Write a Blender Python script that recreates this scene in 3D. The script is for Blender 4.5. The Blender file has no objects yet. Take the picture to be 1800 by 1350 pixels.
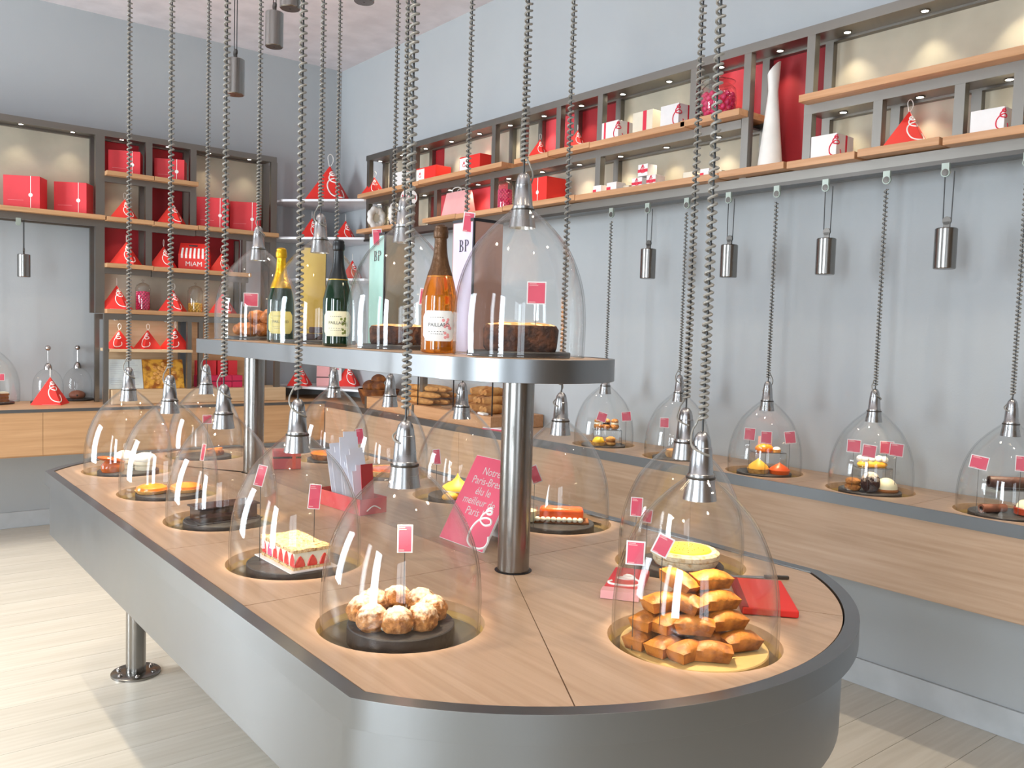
import bpy, bmesh, math, random
from mathutils import Vector, Matrix, noise
from mathutils.geometry import tessellate_polygon
random.seed(7)
PI = math.pi
C = bpy.context.scene.collection
SC = bpy.context.scene

# ------------------------------------------------------------------ camera
F_PX = 1498.0
EYE = Vector((0, 0, 1.48))
_yaw, _pitch, _roll = (math.radians(a) for a in (38.646, -3.411, 1.7194))
FW = Vector((math.sin(_yaw)*math.cos(_pitch), math.cos(_yaw)*math.cos(_pitch), math.sin(_pitch)))
_r = Vector((math.cos(_yaw), -math.sin(_yaw), 0)); _u = _r.cross(FW)
RT = _r*math.cos(_roll) + _u*math.sin(_roll)
UP = _u*math.cos(_roll) - _r*math.sin(_roll)
cam = bpy.data.cameras.new('camera'); cam.sensor_width = 36; cam.lens = F_PX/1800*36
cam.clip_start = 0.02; cam.clip_end = 100
camo = bpy.data.objects.new('camera', cam); C.objects.link(camo)
camo.matrix_world = Matrix.Translation(EYE) @ Matrix((RT, UP, -FW)).transposed().to_4x4()
SC.camera = camo

# ------------------------------------------------------------------ world, daylight, exposure
W = bpy.data.worlds.new('world'); SC.world = W; W.use_nodes = True
W.node_tree.nodes['Background'].inputs[0].default_value = (0.62, 0.76, 1.0, 1)
W.node_tree.nodes['Background'].inputs[1].default_value = 1.0
SC.view_settings.view_transform = 'Standard'; SC.view_settings.look = 'None'
SC.view_settings.gamma = 1; SC.view_settings.use_curve_mapping = False
SC.view_settings.exposure = 0.03
SC.cycles.transparent_max_bounces = 48

def area(name, loc, rot, sx, sy, power, col):
    l = bpy.data.lights.new(name, 'AREA'); l.shape = 'RECTANGLE'; l.size = sx; l.size_y = sy
    l.energy = power; l.color = col
    o = bpy.data.objects.new(name, l); C.objects.link(o); o.location = loc; o.rotation_euler = rot
    return o
def spot(name, loc, power, col, angle, blend=.5, rad=.02, tilt=(0, 0)):
    l = bpy.data.lights.new(name, 'SPOT'); l.energy = power; l.color = col
    l.spot_size = math.radians(angle); l.spot_blend = blend; l.shadow_soft_size = rad
    o = bpy.data.objects.new(name, l); C.objects.link(o); o.location = loc
    o.rotation_euler = (tilt[0], tilt[1], 0)
    return o
DAY = (0.84, 0.93, 1.0)
WARM = (1.0, 0.80, 0.55)
ROOM = dict(x0=-3.0, x1=3.48, y0=-2.6, y1=6.83, h=3.69)
# daylight coming in through the shop windows (left wall and street front)
area('daylight_left_a', (-3.12, -0.02, 1.65), (0, -PI/2, 0), 2.6, .9, 170, DAY)
area('daylight_left_b', (-3.12, 1.3, 1.65), (0, -PI/2, 0), 2.6, .5, 50, DAY)
area('daylight_left_c', (-3.12, 5.3, 1.65), (0, -PI/2, 0), 2.6, 1.6, 290, DAY)
area('daylight_front', (-1.8, -2.72, 1.6), (PI/2, 0, 0), 1.4, 2.4, 45, DAY)
# ceiling downlights
for i, (x, y, p) in enumerate(((-.05, 1.4, 70), (-.05, 2.5, 74), (-.05, 3.6, 72), (-.05, 4.7, 72), (-.2, 5.7, 62), (1.5, 5.5, 45), (-1.6, 4.2, 60), (-1.6, 2.4, 50), (2.5, .4, 70), (2.55, 2.0, 34), (2.55, 3.6, 34), (2.5, 5.0, 34), (1.2, .1, 40))):
    spot('ceiling_downlight', (x, y, 3.66), p, (1.0, .86, .66), 92, .8, .045)

# ------------------------------------------------------------------ photo geometry -> room coordinates
def proj(P):
    v = Vector(P) - EYE; d = v.dot(FW)
    return 900 + F_PX*v.dot(RT)/d, 675 - F_PX*v.dot(UP)/d
def ray(px, py): return FW + RT*((px-900)/F_PX) + UP*((675-py)/F_PX)
def atz(px, py, z): d = ray(px, py); return EYE + d*((z-EYE.z)/d.z)
def atx(px, py, X): d = ray(px, py); return EYE + d*(X/d.x)
def aty(px, py, Y): d = ray(px, py); return EYE + d*(Y/d.y)
def bis(f, a, b):
    fa = f(a)
    for _ in range(50):
        m = (a+b)/2; fm = f(m)
        if (fm > 0) == (fa > 0): a, fa = m, fm
        else: b = m
    return (a+b)/2
def solY(px, X, z): return bis(lambda y: proj((X, y, z))[0]-px, .3, 9)
def solX(px, Y, z): return bis(lambda x: proj((x, Y, z))[0]-px, -1.5, 4.5)
def solZ(py, X, Y): return bis(lambda z: proj((X, Y, z))[1]-py, -1, 4.5)

# ------------------------------------------------------------------ materials
def lin(c):
    return tuple(((v/255)/12.92 if v/255 <= .04045 else ((v/255+.055)/1.055)**2.4) for v in c)
MATS = {}
def newmat(name):
    m = bpy.data.materials.new(name); m.use_nodes = True; MATS[name] = m
    nt = m.node_tree; return m, nt, nt.nodes['Principled BSDF']
def P(name, col, rough=.5, metal=0.0, var=None, bump=None, spec=.5, emis=None, trans=0, coat=0, sss=0):
    """principled material; var=(scale, second colour, low, high); bump=(scale, strength)"""
    m, nt, b = newmat(name); L = nt.links
    c = lin(col)+(1,)
    b.inputs['Base Color'].default_value = c; b.inputs['Roughness'].default_value = rough
    b.inputs['Metallic'].default_value = metal; b.inputs['Specular IOR Level'].default_value = spec
    b.inputs['Transmission Weight'].default_value = trans; b.inputs['Coat Weight'].default_value = coat
    if sss:
        b.inputs['Subsurface Weight'].default_value = sss; b.inputs['Subsurface Radius'].default_value = (.01, .006, .004); b.inputs['Subsurface Scale'].default_value = 1
    if emis:
        b.inputs['Emission Color'].default_value = lin(emis[0])+(1,); b.inputs['Emission Strength'].default_value = emis[1]
    tc = nt.nodes.new('ShaderNodeTexCoord')
    if var is None: var = (6, tuple(int(v*.93) for v in col), .35, .7)
    n = nt.nodes.new('ShaderNodeTexNoise'); n.inputs['Scale'].default_value = var[0]; n.inputs['Detail'].default_value = 4
    L.new(tc.outputs['Object'], n.inputs['Vector'])
    r = nt.nodes.new('ShaderNodeValToRGB'); r.color_ramp.elements[0].position = var[2]; r.color_ramp.elements[1].position = var[3]
    r.color_ramp.elements[0].color = c; r.color_ramp.elements[1].color = lin(var[1])+(1,)
    L.new(n.outputs['Fac'], r.inputs['Fac']); L.new(r.outputs['Color'], b.inputs['Base Color'])
    if bump:
        n2 = nt.nodes.new('ShaderNodeTexNoise'); n2.inputs['Scale'].default_value = bump[0]; n2.inputs['Detail'].default_value = 6
        L.new(tc.outputs['Object'], n2.inputs['Vector'])
        bp = nt.nodes.new('ShaderNodeBump'); bp.inputs['Strength'].default_value = bump[1]; bp.inputs['Distance'].default_value = .01
        L.new(n2.outputs['Fac'], bp.inputs['Height']); L.new(bp.outputs['Normal'], b.inputs['Normal'])
    return m
def WOOD(name, c1, c2, axis='y', rough=.38, sc=1.0, plank=0.0):
    m, nt, b = newmat(name); L = nt.links
    tc = nt.nodes.new('ShaderNodeTexCoord'); mp = nt.nodes.new('ShaderNodeMapping')
    s = {'x': (1.2, 26, 26), 'y': (26, 1.2, 26), 'z': (26, 26, 1.2)}[axis]
    mp.inputs['Scale'].default_value = tuple(v*sc for v in s)
    L.new(tc.outputs['Object'], mp.inputs['Vector'])
    n = nt.nodes.new('ShaderNodeTexNoise'); n.inputs['Scale'].default_value = 2.2; n.inputs['Detail'].default_value = 7; n.inputs['Distortion'].default_value = .35
    L.new(mp.outputs['Vector'], n.inputs['Vector'])
    r = nt.nodes.new('ShaderNodeValToRGB'); r.color_ramp.elements[0].position = .32; r.color_ramp.elements[1].position = .68
    r.color_ramp.elements[0].color = lin(c1)+(1,); r.color_ramp.elements[1].color = lin(c2)+(1,)
    L.new(n.outputs['Fac'], r.inputs['Fac'])
    src = r.outputs['Color']
    if plank:
        oi = nt.nodes.new('ShaderNodeObjectInfo'); hv = nt.nodes.new('ShaderNodeHueSaturation')
        mr = nt.nodes.new('ShaderNodeMapRange'); mr.inputs[3].default_value = 1-plank; mr.inputs[4].default_value = 1+plank*.4
        L.new(oi.outputs['Random'], mr.inputs[0]); L.new(mr.outputs[0], hv.inputs['Value']); L.new(src, hv.inputs['Color']); src = hv.outputs['Color']
    L.new(src, b.inputs['Base Color'])
    b.inputs['Roughness'].default_value = rough
    bp = nt.nodes.new('ShaderNodeBump'); bp.inputs['Strength'].default_value = .06; bp.inputs['Distance'].default_value = .003
    L.new(n.outputs['Fac'], bp.inputs['Height']); L.new(bp.outputs['Normal'], b.inputs['Normal'])
    return m
def STEEL(name, col, rough, axis='z', bump=.04):
    m, nt, b = newmat(name); L = nt.links
    b.inputs['Base Color'].default_value = lin(col)+(1,); b.inputs['Metallic'].default_value = 1
    tc = nt.nodes.new('ShaderNodeTexCoord'); mp = nt.nodes.new('ShaderNodeMapping')
    mp.inputs['Scale'].default_value = {'z': (3, 3, 260), 'x': (700, 6, 6), 'y': (6, 700, 6), 'n': (7, 7, 7)}[axis]
    L.new(tc.outputs['Object'], mp.inputs['Vector'])
    n = nt.nodes.new('ShaderNodeTexNoise'); n.inputs['Scale'].default_value = 1; n.inputs['Detail'].default_value = 3
    L.new(mp.outputs['Vector'], n.inputs['Vector'])
    mr = nt.nodes.new('ShaderNodeMapRange'); mr.inputs[3].default_value = rough-.03; mr.inputs[4].default_value = rough+.05
    L.new(n.outputs['Fac'], mr.inputs[0]); L.new(mr.outputs[0], b.inputs['Roughness'])
    bp = nt.nodes.new('ShaderNodeBump'); bp.inputs['Strength'].default_value = bump; bp.inputs['Distance'].default_value = .002
    L.new(n.outputs['Fac'], bp.inputs['Height']); L.new(bp.outputs['Normal'], b.inputs['Normal'])
    return m
def GLASS(name, tint=(.995, .997, .995), edge=(.82, .84, .83), k=.92, rough=.012):
    """thin clear glass: Fresnel mirror over a see-through sheet that darkens where it is seen edge-on"""
    m = bpy.data.materials.new(name); m.use_nodes = True; MATS[name] = m
    nt = m.node_tree; L = nt.links; nt.nodes.clear()
    out = nt.nodes.new('ShaderNodeOutputMaterial'); mix = nt.nodes.new('ShaderNodeMixShader')
    tr = nt.nodes.new('ShaderNodeBsdfTransparent'); gl = nt.nodes.new('ShaderNodeBsdfGlossy'); gl.inputs['Roughness'].default_value = rough
    geo = nt.nodes.new('ShaderNodeNewGeometry'); io = nt.nodes.new('ShaderNodeMapRange')
    io.inputs[3].default_value = 1.48; io.inputs[4].default_value = 1/1.48
    L.new(geo.outputs['Backfacing'], io.inputs[0])
    fr = nt.nodes.new('ShaderNodeFresnel'); L.new(io.outputs[0], fr.inputs['IOR'])
    mu = nt.nodes.new('ShaderNodeMath'); mu.operation = 'MULTIPLY'; mu.inputs[1].default_value = k; mu.use_clamp = True
    L.new(fr.outputs[0], mu.inputs[0])
    lw = nt.nodes.new('ShaderNodeLayerWeight'); lw.inputs['Blend'].default_value = .5
    rp = nt.nodes.new('ShaderNodeValToRGB'); rp.color_ramp.elements[0].position = .8; rp.color_ramp.elements[1].position = 1
    rp.color_ramp.elements[0].color = tint+(1,); rp.color_ramp.elements[1].color = edge+(1,)
    L.new(lw.outputs['Facing'], rp.inputs['Fac']); L.new(rp.outputs['Color'], tr.inputs['Color'])
    L.new(mu.outputs[0], mix.inputs[0]); L.new(tr.outputs[0], mix.inputs[1]); L.new(gl.outputs[0], mix.inputs[2])
    L.new(mix.outputs[0], out.inputs['Surface'])
    return m
def EMIT(name, col, s):
    m = bpy.data.materials.new(name); m.use_nodes = True; MATS[name] = m
    nt = m.node_tree; nt.nodes.clear(); o = nt.nodes.new('ShaderNodeOutputMaterial'); e = nt.nodes.new('ShaderNodeEmission')
    e.inputs[0].default_value = lin(col)+(1,); e.inputs[1].default_value = s; nt.links.new(e.outputs[0], o.inputs[0])
    return m

P('wall', (178, 182, 184), .85, var=(3, (175, 179, 182), .3, .7), bump=(140, .05))
P('front_wall', (128, 108, 88), .7)
P('ceiling', (226, 217, 219), .9, bump=(120, .03))
P('baseboard', (196, 200, 203), .6)
WOOD('floor_plank', (222, 216, 203), (208, 201, 186), 'x', .32, .7, .05)
WOOD('oak', (191, 161, 135), (174, 143, 116), 'y', .34)
WOOD('oak_x', (206, 162, 120), (190, 146, 104), 'x', .4)
WOOD('beech', (202, 154, 114), (186, 136, 94), 'y', .45)
WOOD('beech_x', (202, 156, 114), (186, 140, 96), 'x', .45)
WOOD('pale_wood', (214, 186, 150), (200, 168, 130), 'x', .5)
STEEL('steel', (142, 144, 146), .32, 'n', .0)
STEEL('steel_edge', (118, 120, 122), .42, 'n', .0)
STEEL('steel_v', (146, 143, 139), .24, 'n', .0)
STEEL('steel_frame', (138, 134, 128), .42, 'n')
STEEL('steel_bright', (176, 175, 175), .26, 'n', .0)
STEEL('steel_dark', (96, 92, 88), .35, 'n')
STEEL('chrome', (190, 184, 182), .12, 'n', .0)
P('cable', (70, 70, 70), .5, .6)
P('cord', (142, 138, 130), .35, spec=.5)
GLASS('glass')
GLASS('jar_glass', (.93, .94, .93), (.5, .52, .5), 2.0)
P('dish_base', (88, 88, 80), .35, .3)
P('dish_wood', (200, 170, 110), .45)
P('slate', (38, 37, 38), .5, var=(18, (56, 54, 54), .4, .7), bump=(60, .25))
P('red_card', (226, 52, 44), .5, spec=.35, var=(5, (218, 46, 40), .4, .7))
P('red_box', (222, 58, 66), .5, spec=.35)
P('red_panel', (146, 16, 28), .6)
P('coral_panel', (226, 74, 84), .6)
P('cream_panel', (178, 171, 154), .8)
P('white_card', (236, 233, 232), .55)
P('cream_card', (232, 224, 204), .6)
P('white_print', (250, 246, 240), .6)
P('red_print', (222, 42, 70), .6)
P('pink_print', (222, 82, 106), .5)
P('pink_card', (238, 172, 172), .6)
P('salmon_card', (240, 178, 160), .6)
P('magenta_card', (206, 40, 84), .5)
P('white_lacquer', (222, 222, 226), .35)
P('ceramic', (240, 238, 234), .3)
P('black_card', (22, 20, 26), .5)
P('yellow_box', (232, 196, 96), .5)
P('mint_box', (168, 212, 200), .5)
P('grey_box', (150, 142, 122), .5)
P('lilac_box', (204, 190, 214), .5)
P('rosewood_box', (178, 138, 124), .5)
P('ink', (40, 40, 44), .6)
P('green_glass', (10, 50, 26), .05, spec=.7, coat=.4, trans=.45)
P('amber_glass', (232, 136, 22), .05, spec=.6, coat=.4, trans=.8)
P('black_foil', (16, 18, 20), .35)
P('gold_foil', (214, 166, 30), .3, .7, bump=(90, .3))
P('bronze_foil', (92, 62, 36), .35, .5, bump=(90, .3))
P('dark_collar', (52, 30, 34), .4)
P('cream_label', (232, 226, 190), .6)
P('yellow_label', (228, 210, 120), .6)
P('pale_label', (232, 230, 226), .6)
P('gold_line', (196, 160, 70), .4, .6)
P('leaf_print', (120, 130, 60), .6); P('rose_print', (226, 150, 150), .6)
P('chou', (196, 132, 66), .75, var=(60, (150, 90, 40), .4, .65), bump=(160, .6))
P('choc', (32, 15, 14), .15, coat=.6, var=(12, (56, 28, 24), .4, .7))
P('choc_matte', (70, 40, 32), .55, bump=(60, .3))
P('choc_milk', (140, 84, 62), .5)
P('orange_glaze', (250, 138, 22), .25, coat=.4, var=(40, (240, 116, 12), .4, .7))
P('orange_deep', (240, 92, 20), .35, coat=.3)
P('lemon', (252, 214, 60), .4, var=(30, (250, 196, 30), .4, .7))
P('meringue', (250, 196, 70), .5, var=(14, (244, 158, 40), .4, .7))
P('cream', (246, 238, 214), .5, sss=.1)
P('cream_white', (250, 246, 236), .45, sss=.1)
P('ivory', (246, 240, 206), .35, sss=.1)
P('strawberry', (214, 54, 48), .35, var=(50, (232, 96, 84), .45, .75))
P('jelly_pink', (232, 96, 140), .25)
P('sponge', (232, 196, 150), .85, bump=(120, .5))
P('crumb_top', (226, 190, 138), .85, var=(120, (150, 92, 50), .5, .68), bump=(140, .8))
P('cake_dark', (96, 52, 26), .75, var=(45, (46, 22, 14), .4, .62), bump=(90, 1.0))
P('cake_top', (206, 140, 76), .7, var=(70, (244, 214, 168), .46, .62), bump=(80, .6))
P('cake_brown', (150, 88, 36), .75, var=(30, (110, 60, 24), .4, .7), bump=(70, .5))
P('brioche', (188, 112, 48), .5, var=(40, (120, 60, 22), .42, .66), bump=(70, .8))
P('financier', (188, 114, 36), .5, var=(34, (124, 66, 16), .42, .66), bump=(90, .35))
P('caramel', (176, 78, 24), .12, coat=.8, var=(14, (206, 108, 40), .4, .7))
P('pastry', (226, 168, 90), .7, var=(50, (190, 124, 56), .45, .7), bump=(90, .5))
P('sugar_crust', (240, 222, 188), .8, var=(60, (206, 160, 100), .5, .72), bump=(110, .5))
P('bread', (206, 150, 84), .75, var=(22, (160, 98, 42), .4, .7), bump=(60, .5))
P('bread_dark', (92, 48, 18), .7, var=(10, (170, 100, 36), .45, .7), bump=(40, .6))
P('candy_pink', (234, 60, 120), .4, var=(40, (212, 30, 90), .4, .7))
P('candy_yellow', (238, 190, 60), .4, var=(40, (246, 210, 110), .4, .7))
P('terracotta', (196, 66, 30), .3, coat=.4)
P('tray_red', (214, 62, 66), .5)
P('paper_white', (238, 238, 246), .7)
P('acrylic_edge', (200, 205, 205), .1, trans=.8)
P('photo_page', (214, 222, 220), .5, var=(9, (190, 200, 206), .4, .7))
P('photo_pie', (226, 168, 62), .4, var=(22, (150, 84, 24), .42, .62))
P('pulley', (172, 182, 172), .35, .3)
P('window_frame', (60, 62, 64), .5)
EMIT('spot_lens', (255, 246, 226), 14.0)
EMIT('lamp_lens', (255, 236, 196), 22.0)

def SUGAR(name, base, dark):
    """baked crust with icing sugar lying on its upper side"""
    m, nt, b = newmat(name); L = nt.links
    tc = nt.nodes.new('ShaderNodeTexCoord'); n = nt.nodes.new('ShaderNodeTexNoise'); n.inputs['Scale'].default_value = 85; n.inputs['Detail'].default_value = 6
    L.new(tc.outputs['Object'], n.inputs['Vector'])
    r1 = nt.nodes.new('ShaderNodeValToRGB'); r1.color_ramp.elements[0].position = .35; r1.color_ramp.elements[1].position = .65
    r1.color_ramp.elements[0].color = lin(dark)+(1,); r1.color_ramp.elements[1].color = lin(base)+(1,)
    L.new(n.outputs['Fac'], r1.inputs['Fac'])
    sp = nt.nodes.new('ShaderNodeSeparateXYZ'); L.new(tc.outputs['Generated'], sp.inputs[0])
    ad = nt.nodes.new('ShaderNodeMath'); ad.operation = 'MULTIPLY_ADD'; ad.inputs[1].default_value = 1.1; L.new(n.outputs['Fac'], ad.inputs[0]); L.new(sp.outputs['Z'], ad.inputs[2])
    r2 = nt.nodes.new('ShaderNodeValToRGB'); r2.color_ramp.elements[0].position = .0; r2.color_ramp.elements[1].position = 1
    mr = nt.nodes.new('ShaderNodeMapRange'); mr.inputs[1].default_value = 1.12; mr.inputs[2].default_value = 1.5
    L.new(ad.outputs[0], mr.inputs[0])
    mx = nt.nodes.new('ShaderNodeMix'); mx.data_type = 'RGBA'
    L.new(mr.outputs[0], mx.inputs[0]); L.new(r1.outputs['Color'], mx.inputs[6]); mx.inputs[7].default_value = lin((236, 218, 192))+(1,)
    L.new(mx.outputs[2], b.inputs['Base Color']); b.inputs['Roughness'].default_value = .8
    bp = nt.nodes.new('ShaderNodeBump'); bp.inputs['Strength'].default_value = .9; bp.inputs['Distance'].default_value = .009
    L.new(n.outputs['Fac'], bp.inputs['Height']); L.new(bp.outputs['Normal'], b.inputs['Normal'])
SUGAR('chou_sugar', (206, 140, 74), (146, 88, 40))
SUGAR('choc_sugar', (84, 44, 36), (50, 26, 22))

# ------------------------------------------------------------------ mesh builder
class MB:
    def __init__(s): s.v = []; s.f = []
    def add(s, v, f):
        o = len(s.v); s.v += [tuple(p) for p in v]; s.f += [tuple(i+o for i in q) for q in f]; return s
    def box(s, x0, x1, y0, y1, z0, z1, M=None):
        v = [Vector((x, y, z)) for z in (z0, z1) for y in (y0, y1) for x in (x0, x1)]
        if M: v = [M @ p for p in v]
        return s.add(v, [(0, 2, 3, 1), (4, 5, 7, 6), (0, 1, 5, 4), (2, 6, 7, 3), (0, 4, 6, 2), (1, 3, 7, 5)])
    def lathe(s, prof, n=32, c=(0, 0, 0), M=None, cap0=False, cap1=False):
        v = []; f = []
        for r, z in prof:
            for k in range(n):
                a = 2*PI*k/n; p = Vector((r*math.cos(a), r*math.sin(a), z))
                if M: p = M @ p
                v.append(p+Vector(c))
        for i in range(len(prof)-1):
            for k in range(n):
                a, b = i*n+k, i*n+(k+1) % n
                f.append((a, b, b+n, a+n))
        if cap0: f.append(tuple(range(n))[::-1])
        if cap1: f.append(tuple((len(prof)-1)*n+k for k in range(n)))
        return s.add(v, f)
    def tube(s, pts, r, n=6, closed=False, caps=True):
        pts = [Vector(p) for p in pts]; N = len(pts); v = []; f = []
        t0 = (pts[1]-pts[0]).normalized()
        ref = Vector((0, 0, 1)) if abs(t0.z) < .9 else Vector((1, 0, 0))
        nrm = t0.cross(ref).normalized()
        for i, p in enumerate(pts):
            a = pts[i-1] if (i > 0 or closed) else p; b = pts[(i+1) % N] if (i < N-1 or closed) else p
            t = (b-a)
            t = t.normalized() if t.length > 1e-9 else t0
            nrm = (nrm - t*nrm.dot(t));
            nrm = nrm.normalized() if nrm.length > 1e-6 else t.orthogonal().normalized()
            bn = t.cross(nrm); rr = r[i] if isinstance(r, (list, tuple)) else r
            for k in range(n):
                a_ = 2*PI*k/n; v.append(p + nrm*(rr*math.cos(a_)) + bn*(rr*math.sin(a_)))
        for i in range(N if closed else N-1):
            j = (i+1) % N
            for k in range(n):
                k2 = (k+1) % n; f.append((i*n+k, i*n+k2, j*n+k2, j*n+k))
        if caps and not closed:
            f.append(tuple(range(n))[::-1]); f.append(tuple((N-1)*n+k for k in range(n)))
        return s.add(v, f)
    def prism(s, poly, z0, z1, holes=()):
        loops = [[Vector((x, y, 0)) for x, y in poly]] + [[Vector((x, y, 0)) for x, y in h] for h in holes]
        flat = [p for l in loops for p in l]; n = len(flat)
        tris = tessellate_polygon(loops)
        v = [(p.x, p.y, z1) for p in flat] + [(p.x, p.y, z0) for p in flat]; f = []
        for t in tris:
            a, b, c = (flat[i] for i in t)
            if (b-a).cross(c-a).z < 0: t = (t[0], t[2], t[1])
            f.append(t); f.append(tuple(i+n for i in (t[0], t[2], t[1])))
        o = 0
        for li, l in enumerate(loops):
            m = len(l); ar = sum(l[i].x*l[(i+1) % m].y-l[(i+1) % m].x*l[i].y for i in range(m))
            ccw = (ar > 0) == (li == 0)
            for i in range(m):
                a, b = o+i, o+(i+1) % m
                f.append((a, a+n, b+n, b) if ccw else (b, b+n, a+n, a))
            o += m
        return s.add(v, f)
    def ell(s, rx, ry, rz, n=16, m=10, c=(0, 0, 0), nz=0, sc=20, zmin=-1.0, seed=0, M=None):
        v = []; f = []
        for i in range(m+1):
            ph = PI*i/m
            for k in range(n):
                a = 2*PI*k/n; d = Vector((math.sin(ph)*math.cos(a), math.sin(ph)*math.sin(a), max(zmin, math.cos(ph))))
                w = 1 + nz*noise.noise(Vector((d.x*rx, d.y*ry, d.z*rz))*sc + Vector((seed*3.1, seed*1.7, 0)))
                p = Vector((d.x*rx*w, d.y*ry*w, d.z*rz*(w if d.z > 0 else 1)))
                if M: p = M @ p
                v.append(p+Vector(c))
        for i in range(m):
            for k in range(n):
                k2 = (k+1) % n; f.append((i*n+k, (i+1)*n+k, (i+1)*n+k2, i*n+k2))
        return s.add(v, f)
    def mesh(s, name, mat, smooth=False):
        me = bpy.data.meshes.new(name); me.from_pydata(s.v, [], s.f)
        if smooth:
            bm = bmesh.new(); bm.from_mesh(me); bmesh.ops.remove_doubles(bm, verts=bm.verts, dist=1e-6); bm.to_mesh(me); bm.free()
        me.materials.append(MATS[mat] if isinstance(mat, str) else mat)
        if smooth:
            for p in me.polygons: p.use_smooth = True
            me.set_sharp_from_angle(angle=math.radians(40 if smooth is True else smooth))
        me.update(); return me
    def build(s, name, mat, parent=None, smooth=False, bevel=0, label=None):
        o = bpy.data.objects.new(name, s.mesh(name, mat, smooth)); C.objects.link(o); o.parent = parent
        if bevel:
            md = o.modifiers.new('bevel', 'BEVEL'); md.width = bevel; md.segments = 2; md.limit_method = 'ANGLE'; md.angle_limit = .6
        if label: o['label'] = label
        return o
def link(name, me, parent=None, loc=(0, 0, 0), rot=(0, 0, 0)):
    o = bpy.data.objects.new(name, me); C.objects.link(o); o.parent = parent; o.location = loc; o.rotation_euler = rot; return o
def tag(o, label, cat, group=None):
    o['label'] = label; o['category'] = cat
    if group: o['group'] = group
    return o
def thing(name, label, cat, loc=(0, 0, 0), rz=0, group=None):
    o = bpy.data.objects.new(name, None); C.objects.link(o); o.location = loc; o.rotation_euler = (0, 0, rz)
    o.empty_display_size = .05
    return tag(o, label, cat, group)
def struct(o): o['kind'] = 'structure'; return o
def copy_tree(o, parent=None):
    c = o.copy(); C.objects.link(c); c.parent = parent
    for ch in list(o.children): copy_tree(ch, c)
    return c
def circ(cx, cy, r, n=48): return [(cx+r*math.cos(2*PI*k/n), cy+r*math.sin(2*PI*k/n)) for k in range(n)]
def catmull(pts, sub=5, closed=False):
    pts = [Vector(p) for p in pts]; N = len(pts); out = []
    for i in range(N if closed else N-1):
        g = (lambda k: pts[k % N]) if closed else (lambda k: pts[max(0, min(N-1, k))])
        p0, p1, p2, p3 = g(i-1), g(i), g(i+1), g(i+2)
        for j in range(sub):
            t = j/sub
            out.append(.5*((2*p1)+(p2-p0)*t+(2*p0-5*p1+4*p2-p3)*t*t+(3*p1-p0-3*p2+p3)*t**3))
    if not closed: out.append(pts[-1])
    return out
def text_mesh(s, size, mat, align='LEFT', spacing=1.0, ext=.0004):
    cu = bpy.data.curves.new('text', 'FONT'); cu.body = s; cu.size = size; cu.align_x = align; cu.space_line = spacing; cu.extrude = ext; cu.resolution_u = 3
    o = bpy.data.objects.new('text', cu); C.objects.link(o)
    bpy.context.view_layer.update()
    me = bpy.data.meshes.new_from_object(o.evaluated_get(bpy.context.evaluated_depsgraph_get()))
    bpy.data.objects.remove(o); bpy.data.curves.remove(cu)
    me.materials.clear(); me.materials.append(MATS[mat]); return me
def facing(x, y): return -math.atan2(x, y)      # z-rotation that turns a local -y front towards the camera from (x, y)

# ================================================================== the room
X0, X1, Y0, Y1, HT = ROOM['x0'], ROOM['x1'], ROOM['y0'], ROOM['y1'], ROOM['h']
fl = struct(MB().box(X0, X1, Y0, Y1, -.12, -.012).build('floor', 'floor_plank'))
PWD = .195
pm = MB().box(X0+.002, X1-.002, .001, PWD-.001, -.012, 0).mesh('plank', 'floor_plank')
y = Y0; k = 0
while y+PWD <= Y1:
    link('plank', pm, fl, (0, y, 0)); y += PWD
MB().box(X0+.002, X1-.002, y+.001, Y1-.001, -.012, 0).build('plank', 'floor_plank', fl)
struct(MB().box(X0-.15, X1+.15, Y0-.15, Y1+.15, HT, HT+.12).build('ceiling', 'ceiling'))
struct(MB().box(X1, X1+.15, Y0-.15, Y1+.15, -.12, HT).build('wall_right', 'wall'))
struct(MB().box(X0-.15, X1, Y1, Y1+.15, -.12, HT).build('wall_back', 'wall'))
def wall_with_windows(name, wins, a0, a1, at, axis, mat='wall'):
    """a wall slab with rectangular openings, wins = [(from, to, z0, z1)] along the wall"""
    m = MB(); c = a0
    def bx(p, q, z0, z1):
        if axis == 'y': m.box(at-.15, at, p, q, z0, z1)
        else: m.box(p, q, at-.15, at, z0, z1)
    for p, q, z0, z1 in wins:
        bx(c, p, -.12, HT); bx(p, q, -.12, z0); bx(p, q, z1, HT); c = q
    bx(c, a1, -.12, HT)
    return struct(m.build(name, mat))
def window(n, p, q, z0, z1, at, axis, bars):
    m = MB(); t = .035
    def bx(a, b, c, d):
        if axis == 'y': m.box(at-.09, at-.04, a, b, c, d)
        else: m.box(a, b, at-.09, at-.04, c, d)
    bx(p, p+t, z0, z1); bx(q-t, q, z0, z1); bx(p+t, q-t, z0, z0+t); bx(p+t, q-t, z1-t, z1)
    for b in bars: bx(b-t/2, b+t/2, z0+t, z1-t)
    w = struct(m.build('window_%d' % n, 'window_frame'))
    e = [p+t]+list(bars)+[q-t]
    for i in range(len(e)-1):
        g = MB()
        if axis == 'y': g.add([(at-.065, e[i], z0+t), (at-.065, e[i+1], z0+t), (at-.065, e[i+1], z1-t), (at-.065, e[i], z1-t)], [(0, 1, 2, 3)])
        else: g.add([(e[i], at-.065, z0+t), (e[i+1], at-.065, z0+t), (e[i+1], at-.065, z1-t), (e[i], at-.065, z1-t)], [(0, 1, 2, 3)])
        g.build('pane', 'glass', w)
wall_with_windows('wall_left', [(-.47, .43, .35, 2.95), (1.05, 1.55, .35, 2.95), (4.5, 6.1, .35, 2.95)], Y0, Y1, X0, 'y')
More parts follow.
